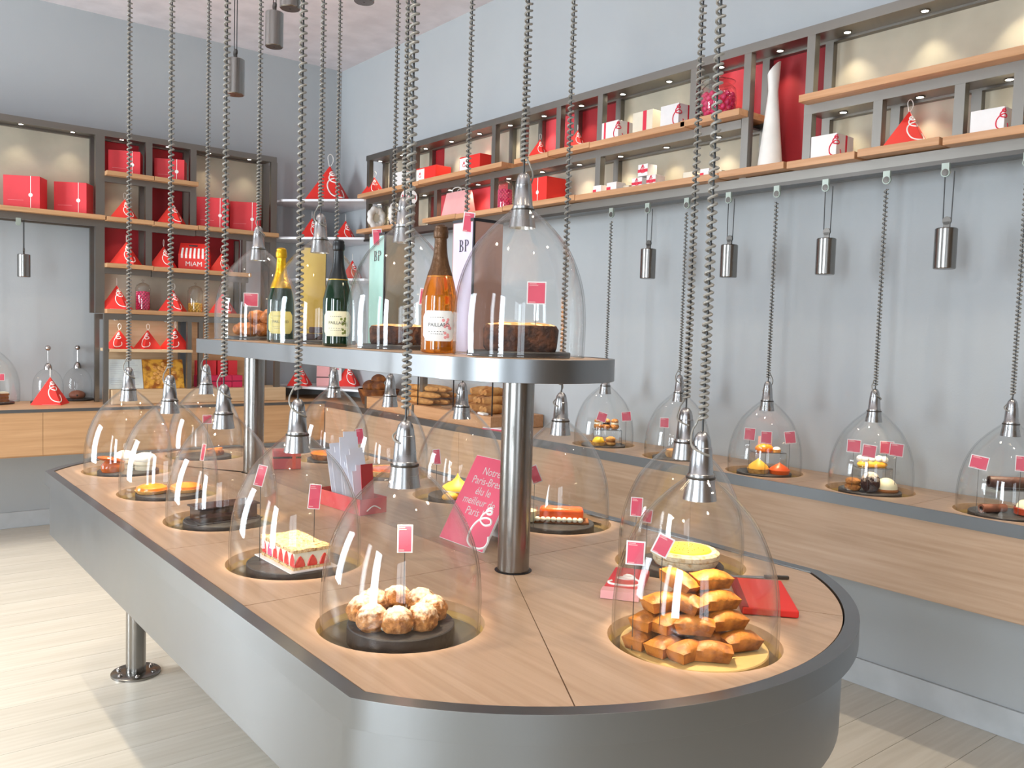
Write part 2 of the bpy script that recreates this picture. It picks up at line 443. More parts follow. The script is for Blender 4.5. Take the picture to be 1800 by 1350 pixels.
window(1, -.47, .43, .35, 2.95, X0, 'y', ()); window(2, 1.05, 1.55, .35, 2.95, X0, 'y', ()); window(3, 4.5, 6.1, .35, 2.95, X0, 'y', (5.3,))
wall_with_windows('wall_front', [(-2.5, -1.1, .4, 2.8)], X0-.15, X1, Y0, 'x', 'front_wall')
window(4, -2.5, -1.1, .4, 2.8, Y0, 'x', (-1.8,))
struct(MB().box(X1-.014, X1, Y0, Y1-.014, 0, .115).build('baseboard_right', 'baseboard', bevel=.003))
struct(MB().box(X0, X1-.014, Y1-.014, Y1, 0, .115).build('baseboard_back', 'baseboard', bevel=.003))

# ================================================================== central display table
TC = 1.295                                   # long axis of the table
XL, XR, RR = .63, 1.96, .788
YN, YF = 1.595, 3.211                        # centres of the two bowed ends
HOLE = .1675; TT = .897                      # well radius, top of the wood
ROW_L = [(.882, 1.435), (.897, 1.965), (.912, 2.515), (.905, 3.01), (.908, 3.54)]
ROW_R = [(1.715, 1.425), (1.76, 1.955), (1.75, 2.47), (1.75, 2.97), (1.75, 3.46)]
END_N, END_F = (1.305, 1.042), (1.295, 3.79)
def arc(cy, r, xa, xb, near, n=28):
    """points of a bowed end from x=xa to x=xb"""
    def ang(x):
        a = math.acos(max(-1, min(1, (x-TC)/r))); return -a if near else a
    A, B = ang(xa), ang(xb)
    return [(TC+r*math.cos(A+(B-A)*i/n), cy+r*math.sin(A+(B-A)*i/n)) for i in range(n+1)]
def outline(i, j=None):
    j = i if j is None else j
    xl, xr, r = XL+i, XR-i, RR-j
    return arc(YN, r, xl, xr, True, 40) + arc(YF, r, xr, xl, False, 40)
tb = thing('display_table', 'long bow-ended display table in brushed steel with pale oak top and round wells', 'table', (0, 0, 0))
MB().prism(outline(0), .85, .9, [outline(.03)]).build('steel_rim', 'steel', tb, True, .0025)
MB().prism(outline(.009, .03), .662, .8495, [outline(.024, .046)]).build('apron', 'steel', tb, True, .002)
MB().prism(outline(.025, .047), .668, .676).build('underside', 'steel_frame', tb)
def shrink(poly, d):
    cx = sum(p[0] for p in poly)/len(poly); cy = sum(p[1] for p in poly)/len(poly); o = []
    for x, y in poly:
        l = math.hypot(x-cx, y-cy); k = (l-d)/l; o.append((cx+(x-cx)*k, cy+(y-cy)*k))
    return o
ix, ox, ir = XL+.033, XR-.033, RR-.033
cuts_l = [1.70, 2.24, 2.765, 3.275]; cuts_r = [1.69, 2.21, 2.72, 3.215]
jn = [(.905, 0), (1.685, 0)]
def arcy(x, cy, near): d = math.sqrt(ir*ir-(x-TC)**2); return cy-d if near else cy+d
panels = []
hubN, hubF = (TC, 1.60), (TC, 3.23)
panels.append((arc(YN, ir, .905, 1.685, True) + [hubN], [END_N]))
panels.append((arc(YF, ir, 1.685, .905, False) + [hubF], [END_F]))
panels.append(([(ix, cuts_l[0])] + arc(YN, ir, ix, .905, True, 14) + [hubN, (TC, cuts_l[0])], [ROW_L[0]]))
panels.append(([(ox, cuts_r[0]), (TC, cuts_r[0]), hubN] + arc(YN, ir, 1.685, ox, True, 14), [ROW_R[0]]))
panels.append(([(ix, cuts_l[3]), (TC, cuts_l[3])] + [hubF] * 0 + arc(YF, ir, .905, ix, False, 14), [ROW_L[4]]))
panels.append(([(ox, cuts_r[3])] + arc(YF, ir, ox, 1.685, False, 14) + [hubF, (TC, cuts_r[3])], [ROW_R[4]]))
for i in range(3):
    panels.append(([(ix, cuts_l[i]), (TC, cuts_l[i]), (TC, cuts_l[i+1]), (ix, cuts_l[i+1])], [ROW_L[i+1]]))
    panels.append(([(TC, cuts_r[i]), (ox, cuts_r[i]), (ox, cuts_r[i+1]), (TC, cuts_r[i+1])], [ROW_R[i+1]]))
for poly, hs in panels:
    MB().prism(shrink(poly, .0016), TT-.02, TT, [circ(x, y, HOLE) for x, y in hs]).build('top_panel', 'oak', tb)
well = MB().lathe([(HOLE+.0005, TT-.0195), (HOLE+.0005, .858), (HOLE-.006, .856)], 48).mesh('display_well', 'dish_wood', True)
wbase = MB().lathe([(HOLE-.001, .854), (HOLE-.001, .862), (0.001, .862)], 48, cap0=True).mesh('well_floor', 'dish_base', True)
for x, y in ROW_L+ROW_R+[END_N, END_F]:
    link('display_well', well, tb, (x, y, 0)); link('well_floor', wbase, tb, (x, y, 0))
legm = MB().lathe([(.039, .01), (.039, .67)], 28, cap1=True).mesh('leg', 'steel_v', True)
flm = MB().lathe([(.098, 0), (.098, .008), (.094, .011), (.04, .011)], 40, cap0=True).mesh('foot_flange', 'steel_v', True)
bolt = MB().lathe([(.0095, 0), (.009, .005), (.005, .0085), (.001, .0095)], 12).mesh('bolt', 'chrome', True)
for x, y in ((.985, 3.715), (1.605, 3.715), (.985, 1.10), (1.605, 1.10)):
    lg = link('leg', legm, tb, (x, y, 0)); link('foot_flange', flm, lg)
    for k in range(6):
        a = k*PI/3+.35; link('bolt', bolt, lg, (.074*math.cos(a), .074*math.sin(a), .011))

# upper display shelf on two columns
SZ = 1.425; SXL, SXR, SYN, SYF = 1.062, 1.528, 1.60, 3.215
def shelf_outline(i):
    r = .233-i; o = [(TC+r*math.cos(PI+PI*k/36), SYN+r*math.sin(PI+PI*k/36)) for k in range(37)]
    R2 = .34-i; cyf = SYF-.244
    a0 = math.acos((.233-i)/R2)
    o += [(TC+R2*math.cos(a0+(PI-2*a0)*k/24), cyf+R2*math.sin(a0+(PI-2*a0)*k/24)) for k in range(25)]
    return o
us = thing('raised_display_shelf', 'narrow raised steel shelf with rounded end on two columns above the table', 'shelf')
MB().prism(shelf_outline(0), SZ-.052, SZ, [shelf_outline(.012)]).build('steel_band', 'steel', us, True, .0015)
MB().prism(shelf_outline(.013), SZ-.02, SZ-.0015).build('wood_top', 'oak', us)
MB().prism(shelf_outline(.013), SZ-.05, SZ-.044).build('underside', 'steel_frame', us)
colm = MB().lathe([(.039, .90), (.039, SZ-.05)], 32).mesh('column', 'steel_v', True)
ring = MB().lathe([(.046, TT+.0005), (.046, TT+.0015), (.039, TT+.0015)], 32).mesh('column_ring', 'black_card', True)
for y in (1.607, 3.266):
    c_ = link('column', colm, us, (1.306, y, 0)); link('column_ring', ring, c_)

# ================================================================== wall counters
WELL_W = [(3.24, 1.235), (3.24, 1.74), (3.24, 2.237), (3.24, 2.74), (3.24, 3.25)]
CF = 3.04; BF = 6.16
rc = thing('wall_counter', 'wall-hung counter along the right wall with steel edge and oak front', 'counter')
ys = [-1.2, .98, 1.49, 1.99, 2.49, 2.995, 3.6, 4.4, 5.2, BF+.01]
for i in range(len(ys)-1):
    hs = [circ(x, y, HOLE) for x, y in WELL_W if ys[i] < y < ys[i+1]]
    MB().prism([(CF+.006, ys[i]+.001), (X1-.003, ys[i]+.001), (X1-.003, ys[i+1]-.001), (CF+.006, ys[i+1]-.001)], .876, TT+.002, hs).build('top_panel', 'oak', rc)
for x, y in WELL_W:
    link('display_well', well, rc, (x, y, .002)); link('well_floor', wbase, rc, (x, y, 0))
MB().box(CF, CF+.006, -1.2, BF, .856, .9).build('steel_edge', 'steel_edge', rc)
MB().box(CF+.03, X1-.003, -1.2, BF, .565, .575).build('underside', 'oak', rc)
yy = -1.2
for i in range(4):
    MB().box(CF+.004, CF+.026, yy+.001, yy+1.84-.001, .575, .856).build('front_panel', 'oak', rc); yy += 1.84
bc = thing('wall_counter', 'wall-hung counter along the back wall with steel edge and light oak front', 'counter')
xs = [-2.9, -1.2, -.1, .62, 1.13, 1.9, 2.7, 3.47]
for i in range(len(xs)-1):
    MB().box(xs[i]+.001, xs[i+1]-.001, BF+.006, Y1-.003, .876, TT+.002).build('top_panel', 'oak_x', bc)
MB().box(-2.9, CF, BF, BF+.006, .88, .9).build('steel_edge', 'steel_edge', bc)
MB().box(-2.9, CF+.03, BF+.03, Y1-.003, .59, .6).build('underside', 'oak_x', bc)
xx = -2.9
for i in range(3):
    MB().box(xx+.001, xx+1.98-.001, BF+.004, BF+.026, .602, .88).build('front_panel', 'oak_x', bc); xx += 1.98

# ================================================================== right wall shelving
RXF, RXB = 3.26, 3.43                         # front of the frame, face of the back panels
LZ, UZ, TZ = 2.245, 2.515, 2.816              # tops of lower boards, upper boards, top beam
ru = thing('wall_shelving', 'long steel-framed wall shelving with beech boards on the right wall', 'shelving')
def ry(px, z=2.5, X=RXF): return solY(px, X, z)
yE = ry(643, 2.6)                              # far end
yW = .35
lens = MB().lathe([(.0135, 0), (.0135, .003)], 16, cap0=True).mesh('spotlight', 'spot_lens')
lring = MB().lathe([(.019, .0), (.019, .004), (.0137, .004), (.0137, 0)], 16).mesh('spotlight_ring', 'steel_frame', True)
def downlight(parent, x, y, z, power=2.6, ang=88, tilt=(0, 0)):
    o = link('spotlight', lens, parent, (x, y, z-.0035)); link('spotlight_ring', lring, o)
    spot('shelf_spot', (x, y, z-.012), power, (1.0, .88, .64), ang, .75, .012, tilt)
def rbeam(y0, y1, z0, z1, nm='beam'):
    MB().box(RXF, RXF+.035, y0, y1, z0, z1).build(nm, 'steel_frame', ru)
    MB().box(RXB-.03, RXB, y0, y1, z0, z1).build(nm, 'steel_frame', ru)
rbeam(yW, yE, TZ-.04, TZ, 'top_beam'); rbeam(yW, yE, LZ-.07, LZ-.03, 'bottom_beam')
MB().box(RXF+.035, RXB-.03, yW, yE, TZ-.030, TZ-.022).build('top_plate', 'steel_frame', ru)
def rpost(px, z0, z1, zz=2.5, w=.038):
    y = ry(px, zz)
    MB().box(RXF+.001, RXF+.036, y-w/2, y+w/2, z0, z1).build('post', 'steel_frame', ru)
    MB().box(RXB-.031, RXB-.001, y-w/2, y+w/2, z0, z1).build('post', 'steel_frame', ru)
    return y
ZB, ZT = LZ-.03, TZ-.04
yp = {}
for px in (646, 686, 727, 866, 1310, 1421): yp[px] = rpost(px, ZB, ZT)
for px in (918, 981): yp[px] = rpost(px, UZ, ZT, 2.65)
for px in (1054, 1218): yp[px] = rpost(px, UZ, ZT, 2.65)
for px in (765,): yp[px] = rpost(px, LZ, UZ-.07, 2.35)
for px in (1050,): yp[px] = rpost(px, LZ, UZ-.07, 2.35)
for px in (1541, 1685): yp[px] = rpost(px, LZ, UZ-.07, 2.35)
rpost(1790, LZ, UZ-.07, 2.35)
def rboard(y0, y1, zt, xf=3.195):
    MB().box(xf, RXB-.001, y0, y1, zt-.03, zt).build('shelf_board', 'beech', ru, bevel=.002)
UB = [(628, 735), (735, 882), (903, 963), (963, 1036), (1036, 1204), (1195, 1300)]
for i, (a, b) in enumerate(UB):
    ya, yb = ry(b, UZ, 3.195), ry(a, UZ, 3.195)
    rboard(ya+.002, yb-.002, UZ+(.004 if i % 2 else 0))
yv0, yv1 = yp[1421]-.03, yp[1310]
rboard(yW, ry(1404, UZ, 3.195), UZ)
for a, b in ((yp[1310]+.02, yE-.01), (yW, yp[1421]+.019)):
    rbeam(a, b, UZ-.07, UZ-.03, 'middle_beam')
    MB().box(RXF+.035, RXB-.03, a, b, UZ-.06, UZ-.052).build('middle_plate', 'steel_frame', ru)
LB = [(626, 700), (742, 800), (800, 883), (883, 1010), (1010, 1262), (1262, 1378), (1382, 1503), (1506, 1652)]
for i, (a, b) in enumerate(LB):
    ya, yb = ry(b, LZ, 3.195), ry(a, LZ, 3.195)
    rboard(ya+.002, yb-.002, LZ+(.004 if i % 2 else 0))
rboard(yW, ry(1656, LZ, 3.195)-.002, LZ)
MB().box(RXF+.035, RXB-.03, yW, yE, LZ-.06, LZ-.052).build('bottom_plate', 'steel_frame', ru)
MB().box(RXF-.01, RXF+.05, yW, yE, LZ-.088, LZ-.072).build('pulley_rail', 'steel_dark', ru)
def rpanel(y0, y1, z0, z1, mat): MB().box(RXB, RXB+.018, y0+.001, y1-.001, z0, z1).build('back_panel', mat, ru)
for a, b, mt in ((yp[686], yE, 'cream_panel'), (yp[727], yp[686], 'cream_panel'), (yp[727]-.13, yp[727], 'red_panel'), (yp[866], yp[727]-.13, 'cream_panel'), (yp[918], yp[866], 'cream_panel'),
                 (yp[981], yp[918], 'coral_panel'), (yp[1054], yp[981], 'red_panel'), (yp[1218], yp[1054], 'cream_panel'), (yp[1310], yp[1218], 'coral_panel')):
    rpanel(a, b, UZ-.03, TZ-.02, mt)
rpanel(yp[1421], yp[1310], LZ-.03, TZ-.02, 'red_panel'); rpanel(yW, yp[1421], UZ-.03, TZ-.02, 'cream_panel')
for a, b, mt in ((yp[686], yE, 'cream_panel'), (yp[727], yp[686], 'cream_panel'), (yp[727]-.17, yp[727], 'coral_panel'), (yp[765]-.12, yp[727]-.17, 'cream_panel'), (yp[866], yp[765]-.12, 'coral_panel'),
                 (yp[1050], yp[866], 'cream_panel'), (yp[1310], yp[1050], 'cream_panel'), (yp[1541], yp[1421], 'cream_panel'), (yp[1685], yp[1541], 'cream_panel'), (yW, yp[1685], 'cream_panel')):
    rpanel(a, b, LZ-.03, UZ-.03, mt)
for k in range(16): downlight(ru, RXF+.095, 5.92-.3258*k, TZ-.030, 3.4)
for k in range(16):
    y = 5.92-.3258*k
    if not (yp[1421] < y < yp[1310]): downlight(ru, RXF+.095, y, UZ-.060, 2.6, 100)

# pulleys under the rail, weights that balance the wall cloches
pul = MB().box(-.006, .006, -.014, .014, -.028, .012).lathe([(.017, -.004), (.017, .004)], 18, (0, 0, -.022), Matrix.Rotation(PI/2, 3, 'Y'), True, True).mesh('pulley', 'pulley')
wheel = MB().lathe([(.006, -.0068), (.006, -.0062), (.012, -.006), (.013, -.0062), (.013, .0062)], 16, (0, 0, -.022), Matrix.Rotation(PI/2, 3, 'Y'), True, True).mesh('pulley_wheel', 'steel_dark')
PZ = LZ-.10
def pulley(y):
    o = link('pulley', pul, ru, (RXF-.02, y, PZ)); link('pulley_wheel', wheel, o); return o
wbody = MB().lathe([(.003, 0), (.036, 0), (.039, .003), (.039, .147), (.036, .15), (.003, .15)], 32).mesh('weight_body', 'steel_v', True)
whead = MB().box(-.004, .004, -.012, .012, .15, .175).lathe([(.016, -.004), (.016, .004)], 16, (0, 0, .178), Matrix.Rotation(PI/2, 3, 'Y'), True, True).mesh('weight_pulley', 'steel_dark')
def weight(x, y, z, top, label, group):
    w = thing('counterweight', label, 'weight', (x, y, z), 0, group)
    link('weight_body', wbody, w); link('weight_pulley', whead, w)
    for s in (-1, 1): MB().tube([(0, s*.015, .178), (0, s*.017, top-z)], .0022, 5).build('cable', 'cable', w)
    return w
for (x, y) in WELL_W: pulley(y)
for px, py, lab in ((1138, 490, 'steel cylinder counterweight looking smallest, furthest along the right wall'), (1280, 488, 'steel cylinder counterweight hanging second along the right wall'),
                    (1450, 483, 'steel cylinder counterweight hanging third along the right wall'), (1660, 473, 'steel cylinder counterweight hanging lowest and nearest on the right wall')):
    y = solY(px, RXF-.02, 1.78); z = solZ(py, RXF-.02, y)
    weight(RXF-.02, y, z, PZ-.02, lab, 'counterweights along the right wall'); pulley(y+.015)

# ================================================================== back wall shelving
BYF, BYB = 6.53, 6.72
bu = thing('wall_shelving', 'steel-framed compartment shelving with beech boards on the back wall', 'shelving')
def bx_(px, py, Y=BYF): p = aty(px, py, Y); return p.x, p.z
xD = bx_(481, 400)[0]; xC = bx_(340, 320)[0]; xB = bx_(262, 350)[0]; xA = bx_(176, 400)[0]
xLf = -.4; BT = 2.812
def bbeam(x0, x1, z0, z1, nm='beam'):
    MB().box(x0, x1, BYF, BYF+.035, z0, z1).build(nm, 'steel_frame', bu)
    MB().box(x0, x1, BYB-.03, BYB, z0, z1).build(nm, 'steel_frame', bu)
def bpost(x, z0, z1, w=.045):
    MB().box(x-w/2, x+w/2, BYF+.001, BYF+.036, z0, z1).build('post', 'steel_frame', bu)
    MB().box(x-w/2, x+w/2, BYB-.031, BYB-.001, z0, z1).build('post', 'steel_frame', bu)
def bz(px, py, Y=6.465): return aty(px, py, Y).z
zr1 = bz(222, 303); zr1b = bz(300, 314); zr2 = bz(222, 383); zr3 = bz(222, 464); zr4 = bz(222, 544); zr3c = zr2; zlow = bz(90, 367)
bbeam(xLf, xD+.02, BT-.042, BT, 'top_beam')
MB().box(xLf, xD, BYF+.035, BYB-.03, BT-.03, BT-.022).build('top_plate', 'steel_frame', bu)
bpost(xA, zr4-.03, BT-.042, .06); bpost(xD, zr4-.03, BT-.042, .05); bpost(xB, zr3, BT-.042); bpost(xC, zr2, BT-.042); bpost((xC+xD)/2+.08, zr4, zr2-.07, .03)
def bboard(x0, x1, zt, mid=True):
    MB().box(x0, x1, 6.468, BYB-.001, zt-.03, zt).build('shelf_board', 'beech_x', bu, bevel=.002)
    MB().box(x0, x1, BYF+.002, BYF+.034, zt-.072, zt-.031).build('rail', 'steel_frame', bu)
bboard(xLf, xA+.02, zr2+.004); bbeam(xLf, xA-.03, zr2-.072, zr2-.03, 'lower_rail')
bboard(xA+.03, xB+.018, zr1); bboard(xB+.022, xC+.018, zr1)
bboard(xA+.03, xB+.018, zr2); bboard(xB+.022, xC+.018, zr2-.004); bboard(xC+.022, xD+.02, zr2)
bboard(xA+.03, xB+.018, zr3); bboard(xB+.022, xD-.2, zr3-.004); bboard(xA+.03, xD-.02, zr4)
def bpanel(x0, x1, z0, z1, mat): MB().box(x0+.001, x1-.001, BYB, BYB+.018, z0, z1).build('back_panel', mat, bu)
bpanel(xLf, xA, zr2-.03, BT-.02, 'cream_panel')
bpanel(xA, xB, zr1-.03, BT-.02, 'red_panel'); bpanel(xB, xC, zr1-.03, BT-.02, 'red_panel'); bpanel(xC, xD, zr2-.03, BT-.02, 'cream_panel')
bpanel(xA, xB, zr2-.03, zr1-.03, 'cream_panel'); bpanel(xB, xC, zr2-.03, zr1-.03, 'red_panel')
bpanel(xA, xB, zr3-.03, zr2-.03, 'red_panel'); bpanel(xB, xD-.2, zr3-.03, zr2-.03, 'red_panel'); bpanel(xD-.2, xD, zr4-.03, zr2-.03, 'white_lacquer')
bpanel(xA, xD-.2, zr4-.03, zr3-.03, 'cream_panel')
for px in (41, 133): downlight(bu, bx_(px, 215)[0], BYF+.09, BT-.03, 2.4)
for x in ((xA+xB)/2, (xB+xC)/2): downlight(bu, x, BYF+.09, BT-.03, .7)
for px in (375, 446): downlight(bu, bx_(px, 270)[0], BYF+.09, BT-.03, 2.2)
for z, x in ((zr1, (xA+xB)/2), (zr2, (xA+xB)/2), (zr2, bx_(374, 415)[0]), (zr3, (xA+xB)/2), (zr3, bx_(374, 488)[0])):
    downlight(bu, x, BYF+.09, z-.034, 1.5)
# pulley rail and weight on the far left
wx, wz = aty(42, 487, 6.49).x, aty(42, 487, 6.49).z
weight(wx, 6.49, wz, zr2-.08, 'steel cylinder counterweight hanging alone on the back wall', None)
link('pulley', pul, bu, (wx-.03, 6.495, zr2-.08), (0, 0, PI/2))

# lower cabinet standing on the back counter
lo = thing('counter_cabinet', 'low steel-framed cabinet with oak shelf standing on the back counter', 'cabinet')
LY = 6.36
def lx(px, py=620): return aty(px, py, LY).x
a0, a1, a2, a3 = lx(187), lx(338), lx(352), lx(488)
LB_ = 6.62
zt = zr4-.035
for x, w in ((a0, .03), (a1-.02, .03), (a2+.005, .03), (a3, .04)):
    MB().box(x-w/2, x+w/2, LY, LY+.035, .901, zt-.04).build('post', 'steel_frame', lo)
    MB().box(x-w/2, x+w/2, LB_, LB_+.03, .901, zt-.04).build('post', 'steel_frame', lo)
MB().box(a0-.015, a3+.02, LY, LY+.035, zt-.04, zt).build('top_beam', 'steel_frame', lo)
MB().box(a0-.015, a3+.02, LB_, LB_+.03, zt-.04, zt).build('top_beam', 'steel_frame', lo)
zs = bz(250, 614, LY)
MB().box(a0+.02, a1, LY-.01, LB_, zs-.02, zs).build('shelf_board', 'pale_wood', lo)
MB().box(a0+.05, a1-.03, LB_-.02, LB_, 1.0, zt-.04).build('back_panel', 'pale_wood', lo)
MB().box(a2+.02, a3-.02, LB_-.02, LB_, .96, zt-.04).build('back_panel', 'oak_x', lo)
zp = bz(250, 685, LY-.03)
MB().box(a0+.03, a3+.06, LY-.03, LB_-.02, .901, zp).build('plinth', 'pale_wood', lo, bevel=.003)
for px in (210, 300): downlight(lo, lx(px), LY+.1, zt-.04, 1.6)

# white corner shelves between the two wall units
cs = thing('corner_shelf', 'set of white lacquered corner shelves between the two wall units', 'shelf')
def corner(pyl, pyr, pxl=494):
    L_ = aty(pxl, pyl, 6.55); z = L_.z
    R_ = (3.27, solY(640, 3.27, z))
    MB().prism([(L_.x, 6.55), R_, (X1-.004, R_[1]), (X1-.004, Y1-.004), (L_.x, Y1-.004)], z-.018, z).build('shelf_board', 'white_lacquer', cs, bevel=.002)
    return z
zc1 = corner(350, 348); zc2 = corner(416, 415, 490); zc3 = corner(489, 489, 520); zc4 = corner(678, 676, 506)

# ================================================================== hanging glass cloches
gprof = [(.158, -.02), (.1595, .03), (.1595, .07), (.157, .105), (.1525, .137), (.145, .167), (.136, .193), (.124, .220), (.108, .248), (.090, .270), (.072, .289), (.054, .306), (.040, .3175), (.0285, .3275)]
gprof = [(p.x, p.y) for p in catmull([(r, z, 0) for r, z in gprof], 3)]
gprof = gprof + [(r-.004, z-.001) for r, z in gprof[::-1]] + [gprof[0]]
glm = MB().lathe(gprof, 56).mesh('glass_bell', 'glass', True)
rimm = MB().lathe([(.157, -.02), (.159, -.0195), (.159, -.016), (.157, -.0155)], 56).mesh('glass_rim', 'jar_glass', True)
capm = MB().lathe([(.0255, .330), (.0255, .336), (.0235, .338), (.0195, .385), (.0195, .387), (.0182, .388), (.0172, .398), (.0145, .408), (.009, .4155), (.003, .418)], 28).mesh('cap', 'steel_bright', True)
colr = MB().lathe([(.027, .3285), (.0285, .31), (.0325, .286), (.031, .286), (.027, .306)], 28).mesh('lamp_collar', 'steel_bright', True)
gask = MB().lathe([(.0275, .3265), (.0285, .328), (.0285, .3305), (.0255, .3312)], 28).mesh('gasket', 'steel_dark', True)
llens = MB().lathe([(.0265, .297), (.001, .297)], 24).mesh('lamp_lens', 'lamp_lens', True)
def coil(z0, z1, r=.0078, w=.0029, pitch=.0175, n=9):
    pts = []; z = z0; a = 0
    while z < z1:
        pts.append((r*math.cos(a), r*math.sin(a), z)); a += 2*PI/n
        p = pitch*(.62 + .38*min(1, (z-z0)/.5)); z += p/n
    return MB().tube(pts, w, 5).mesh('coil_cord', 'cord', True)
def clm(z0, z1): return MB().tube([(0, 0, z0), (0, 0, z1)], .0022, 5).mesh('cable', 'cable')
wrapm = MB().tube(catmull([(.0078, 0, .45), (.012, .004, .44), (.016, .006, .43), (.0165, .012, .42), (.012, .0175, .405), (.0, .0225, .392), (-.012, .021, .385), (-.0215, .009, .378), (-.0215, -.004, .374)], 4), .0022, 5).mesh('cord_end', 'cord', True)
T_coil, T_cab = coil(.44, HT-TT-.012), clm(.412, HT-TT-.012)
S_coil, S_cab = coil(.44, HT-SZ-.002), clm(.412, HT-SZ-.002)
W_coil, W_cab = coil(.43, PZ-.045-TT, .0078, .0022), clm(.412, PZ-.045-TT)
LAMP = 3.4
def cloche(x, y, z, label, kind='table', lean=0, power=1.7, group=None):
    t = thing('glass_cloche', label, 'cloche', (x, y, z), lean, group)
    link('glass_bell', glm, t); link('glass_rim', rimm, t)
    c = link('cap', capm, t); link('lamp_collar', colr, c); link('gasket', gask, c); link('lamp_lens', llens, c)
    link('coil_cord', {'table': T_coil, 'shelf': S_coil, 'wall': W_coil}[kind], t)
    link('cable', {'table': T_cab, 'shelf': S_cab, 'wall': W_cab}[kind], t); link('cord_end', wrapm, t)
    if power: spot('cloche_lamp', (x, y, z+.288), power*LAMP, WARM, 72, .3, .018)
    return t
GT = 'hanging glass cloches over the table'; GW = 'hanging glass cloches along the right wall'; GS = 'hanging glass cloches on the raised shelf'
for (x, y), lab, ln in zip(ROW_L, ('hanging glass cloche over the ring of sugared choux buns', 'hanging glass cloche over the layered strawberry cake', 'hanging glass cloche over the dark chocolate cake', 'hanging glass cloche over the two bright orange tarts',
                            'hanging glass cloche over the caramel and white cream cakes at the far left corner'), (.4, 2.2, 2.6, 1.9, 2.5)):
    cloche(x, y, TT-.012, lab, 'table', ln, 1.6 if ln == .4 else 2.2, GT)
for (x, y), lab, ln in zip(ROW_R, ('hanging glass cloche over the round tart with yellow topping', 'hanging glass cloche over the orange loaf cake and cream pot', 'hanging glass cloche over the peaked meringue tart behind the pink sign',
                            'hanging glass cloche behind the red paper tray on the far long side', 'hanging glass cloche over the flat orange tart, fifth on the far long side'), (.9, .3, .2, 0, .1)):
    cloche(x, y, TT-.012, lab, 'table', ln, 2.0, GT)
cloche(*END_N, TT-.012, 'hanging glass cloche over the pile of golden financier cakes', 'table', 1.2, 2.0, GT)
cloche(*END_F, TT-.012, 'hanging glass cloche at the far rounded end of the table', 'table', 2.0, 1.8, GT)
SH = [(TC, 1.598), (TC, 2.14), (TC, 2.68), (TC, 3.215)]
for (x, y), lab in zip(SH, ('hanging glass cloche over the tall dark cake at the rounded end of the raised shelf', 'hanging glass cloche on the raised shelf before the mint green box', 'hanging glass cloche on the raised shelf before the yellow gift box', 'hanging glass cloche over the brioche rolls on the raised shelf')):
    cloche(x, y, SZ+.0205, lab, 'shelf', y*3, .8, GS)
for (x, y), lab in zip(WELL_W, ('hanging glass cloche over the chocolate roll and red cream pot by the right wall', 'hanging glass cloche over the white dome and dusted chocolate ball', 'hanging glass cloche over the yellow and orange cone tarts', 'hanging glass cloche by the right wall, half hidden behind the tart cloche', 'hanging glass cloche over the two-tier choux buns by the right wall')):
    cloche(x, y, TT-.012, lab, 'wall', y*5, 1.0, GW)

# weights hanging from the ceiling over the table
for (x, y, z), lab in (((1.365, 3.665, 2.462), 'steel cylinder counterweight hanging lowest from the ceiling'), ((1.548, 3.692, 2.711), 'steel cylinder counterweight hanging from the ceiling to the right of the lowest'),
                       ((1.384, 3.154, 2.688), 'steel cylinder counterweight cut off by the top edge, left of the pair'), ((1.63, 3.026, 2.741), 'steel cylinder counterweight just showing at the top edge, rightmost')):
    weight(x, y, z, HT-.004, lab, 'counterweights over the table')

# ================================================================== plates
def slate(x, y, z, r, h, label, mat='slate', square=False):
    if square:
        return tag(MB().box(-r, r, -r*.8, r*.8, 0, h).build('slate_plate', mat, None, False, .002), label, 'plate').__class__ and None
    o = MB().lathe([(r-.003, 0), (r, .002), (r, h-.002), (r-.002, h), (.001, h)], 44, cap0=True).build('serving_plate', mat, None, True)
    o.location = (x, y, z); tag(o, label, 'plate'); return o
WZ = .862
PLATE = .036
for (x, y), nm, r in ((ROW_L[0], 'choux ring', .107), (ROW_L[1], 'strawberry cake', .118), (ROW_L[2], 'chocolate cake', .112), (ROW_L[3], 'two orange tarts', .108), (ROW_L[4], 'caramel and cream cakes', .112),
                   (ROW_R[0], 'yellow-topped tart', .112), (ROW_R[1], 'orange loaf cake', .115), (ROW_R[2], 'meringue tart', .112), (ROW_R[3], 'far golden tart', .112), (ROW_R[4], 'flat orange tart', .112), (END_F, 'small orange cake at the far end', .11)):
    slate(x, y, WZ, r, PLATE, 'round dark slate plate under the '+nm)
slate(*END_N, WZ, .142, .026, 'round wooden board under the pile of financier cakes', 'dish_wood')
for (x, y), nm in zip(WELL_W, ('chocolate roll', 'white dome cake', 'cone tarts', 'hidden cloche by the wall', 'two-tier choux buns')):
    slate(x, y, WZ, .118, PLATE, 'round dark slate plate under the '+nm)
for (x, y), nm in zip(SH, ('tall dark cake', 'low dark cake', 'dark brownies', 'brioche rolls')):
    slate(x, y, SZ-.0015, .125, .014, 'round dark slate plate on the raised shelf under the '+nm)
PT = WZ+PLATE; SP = SZ+.0125

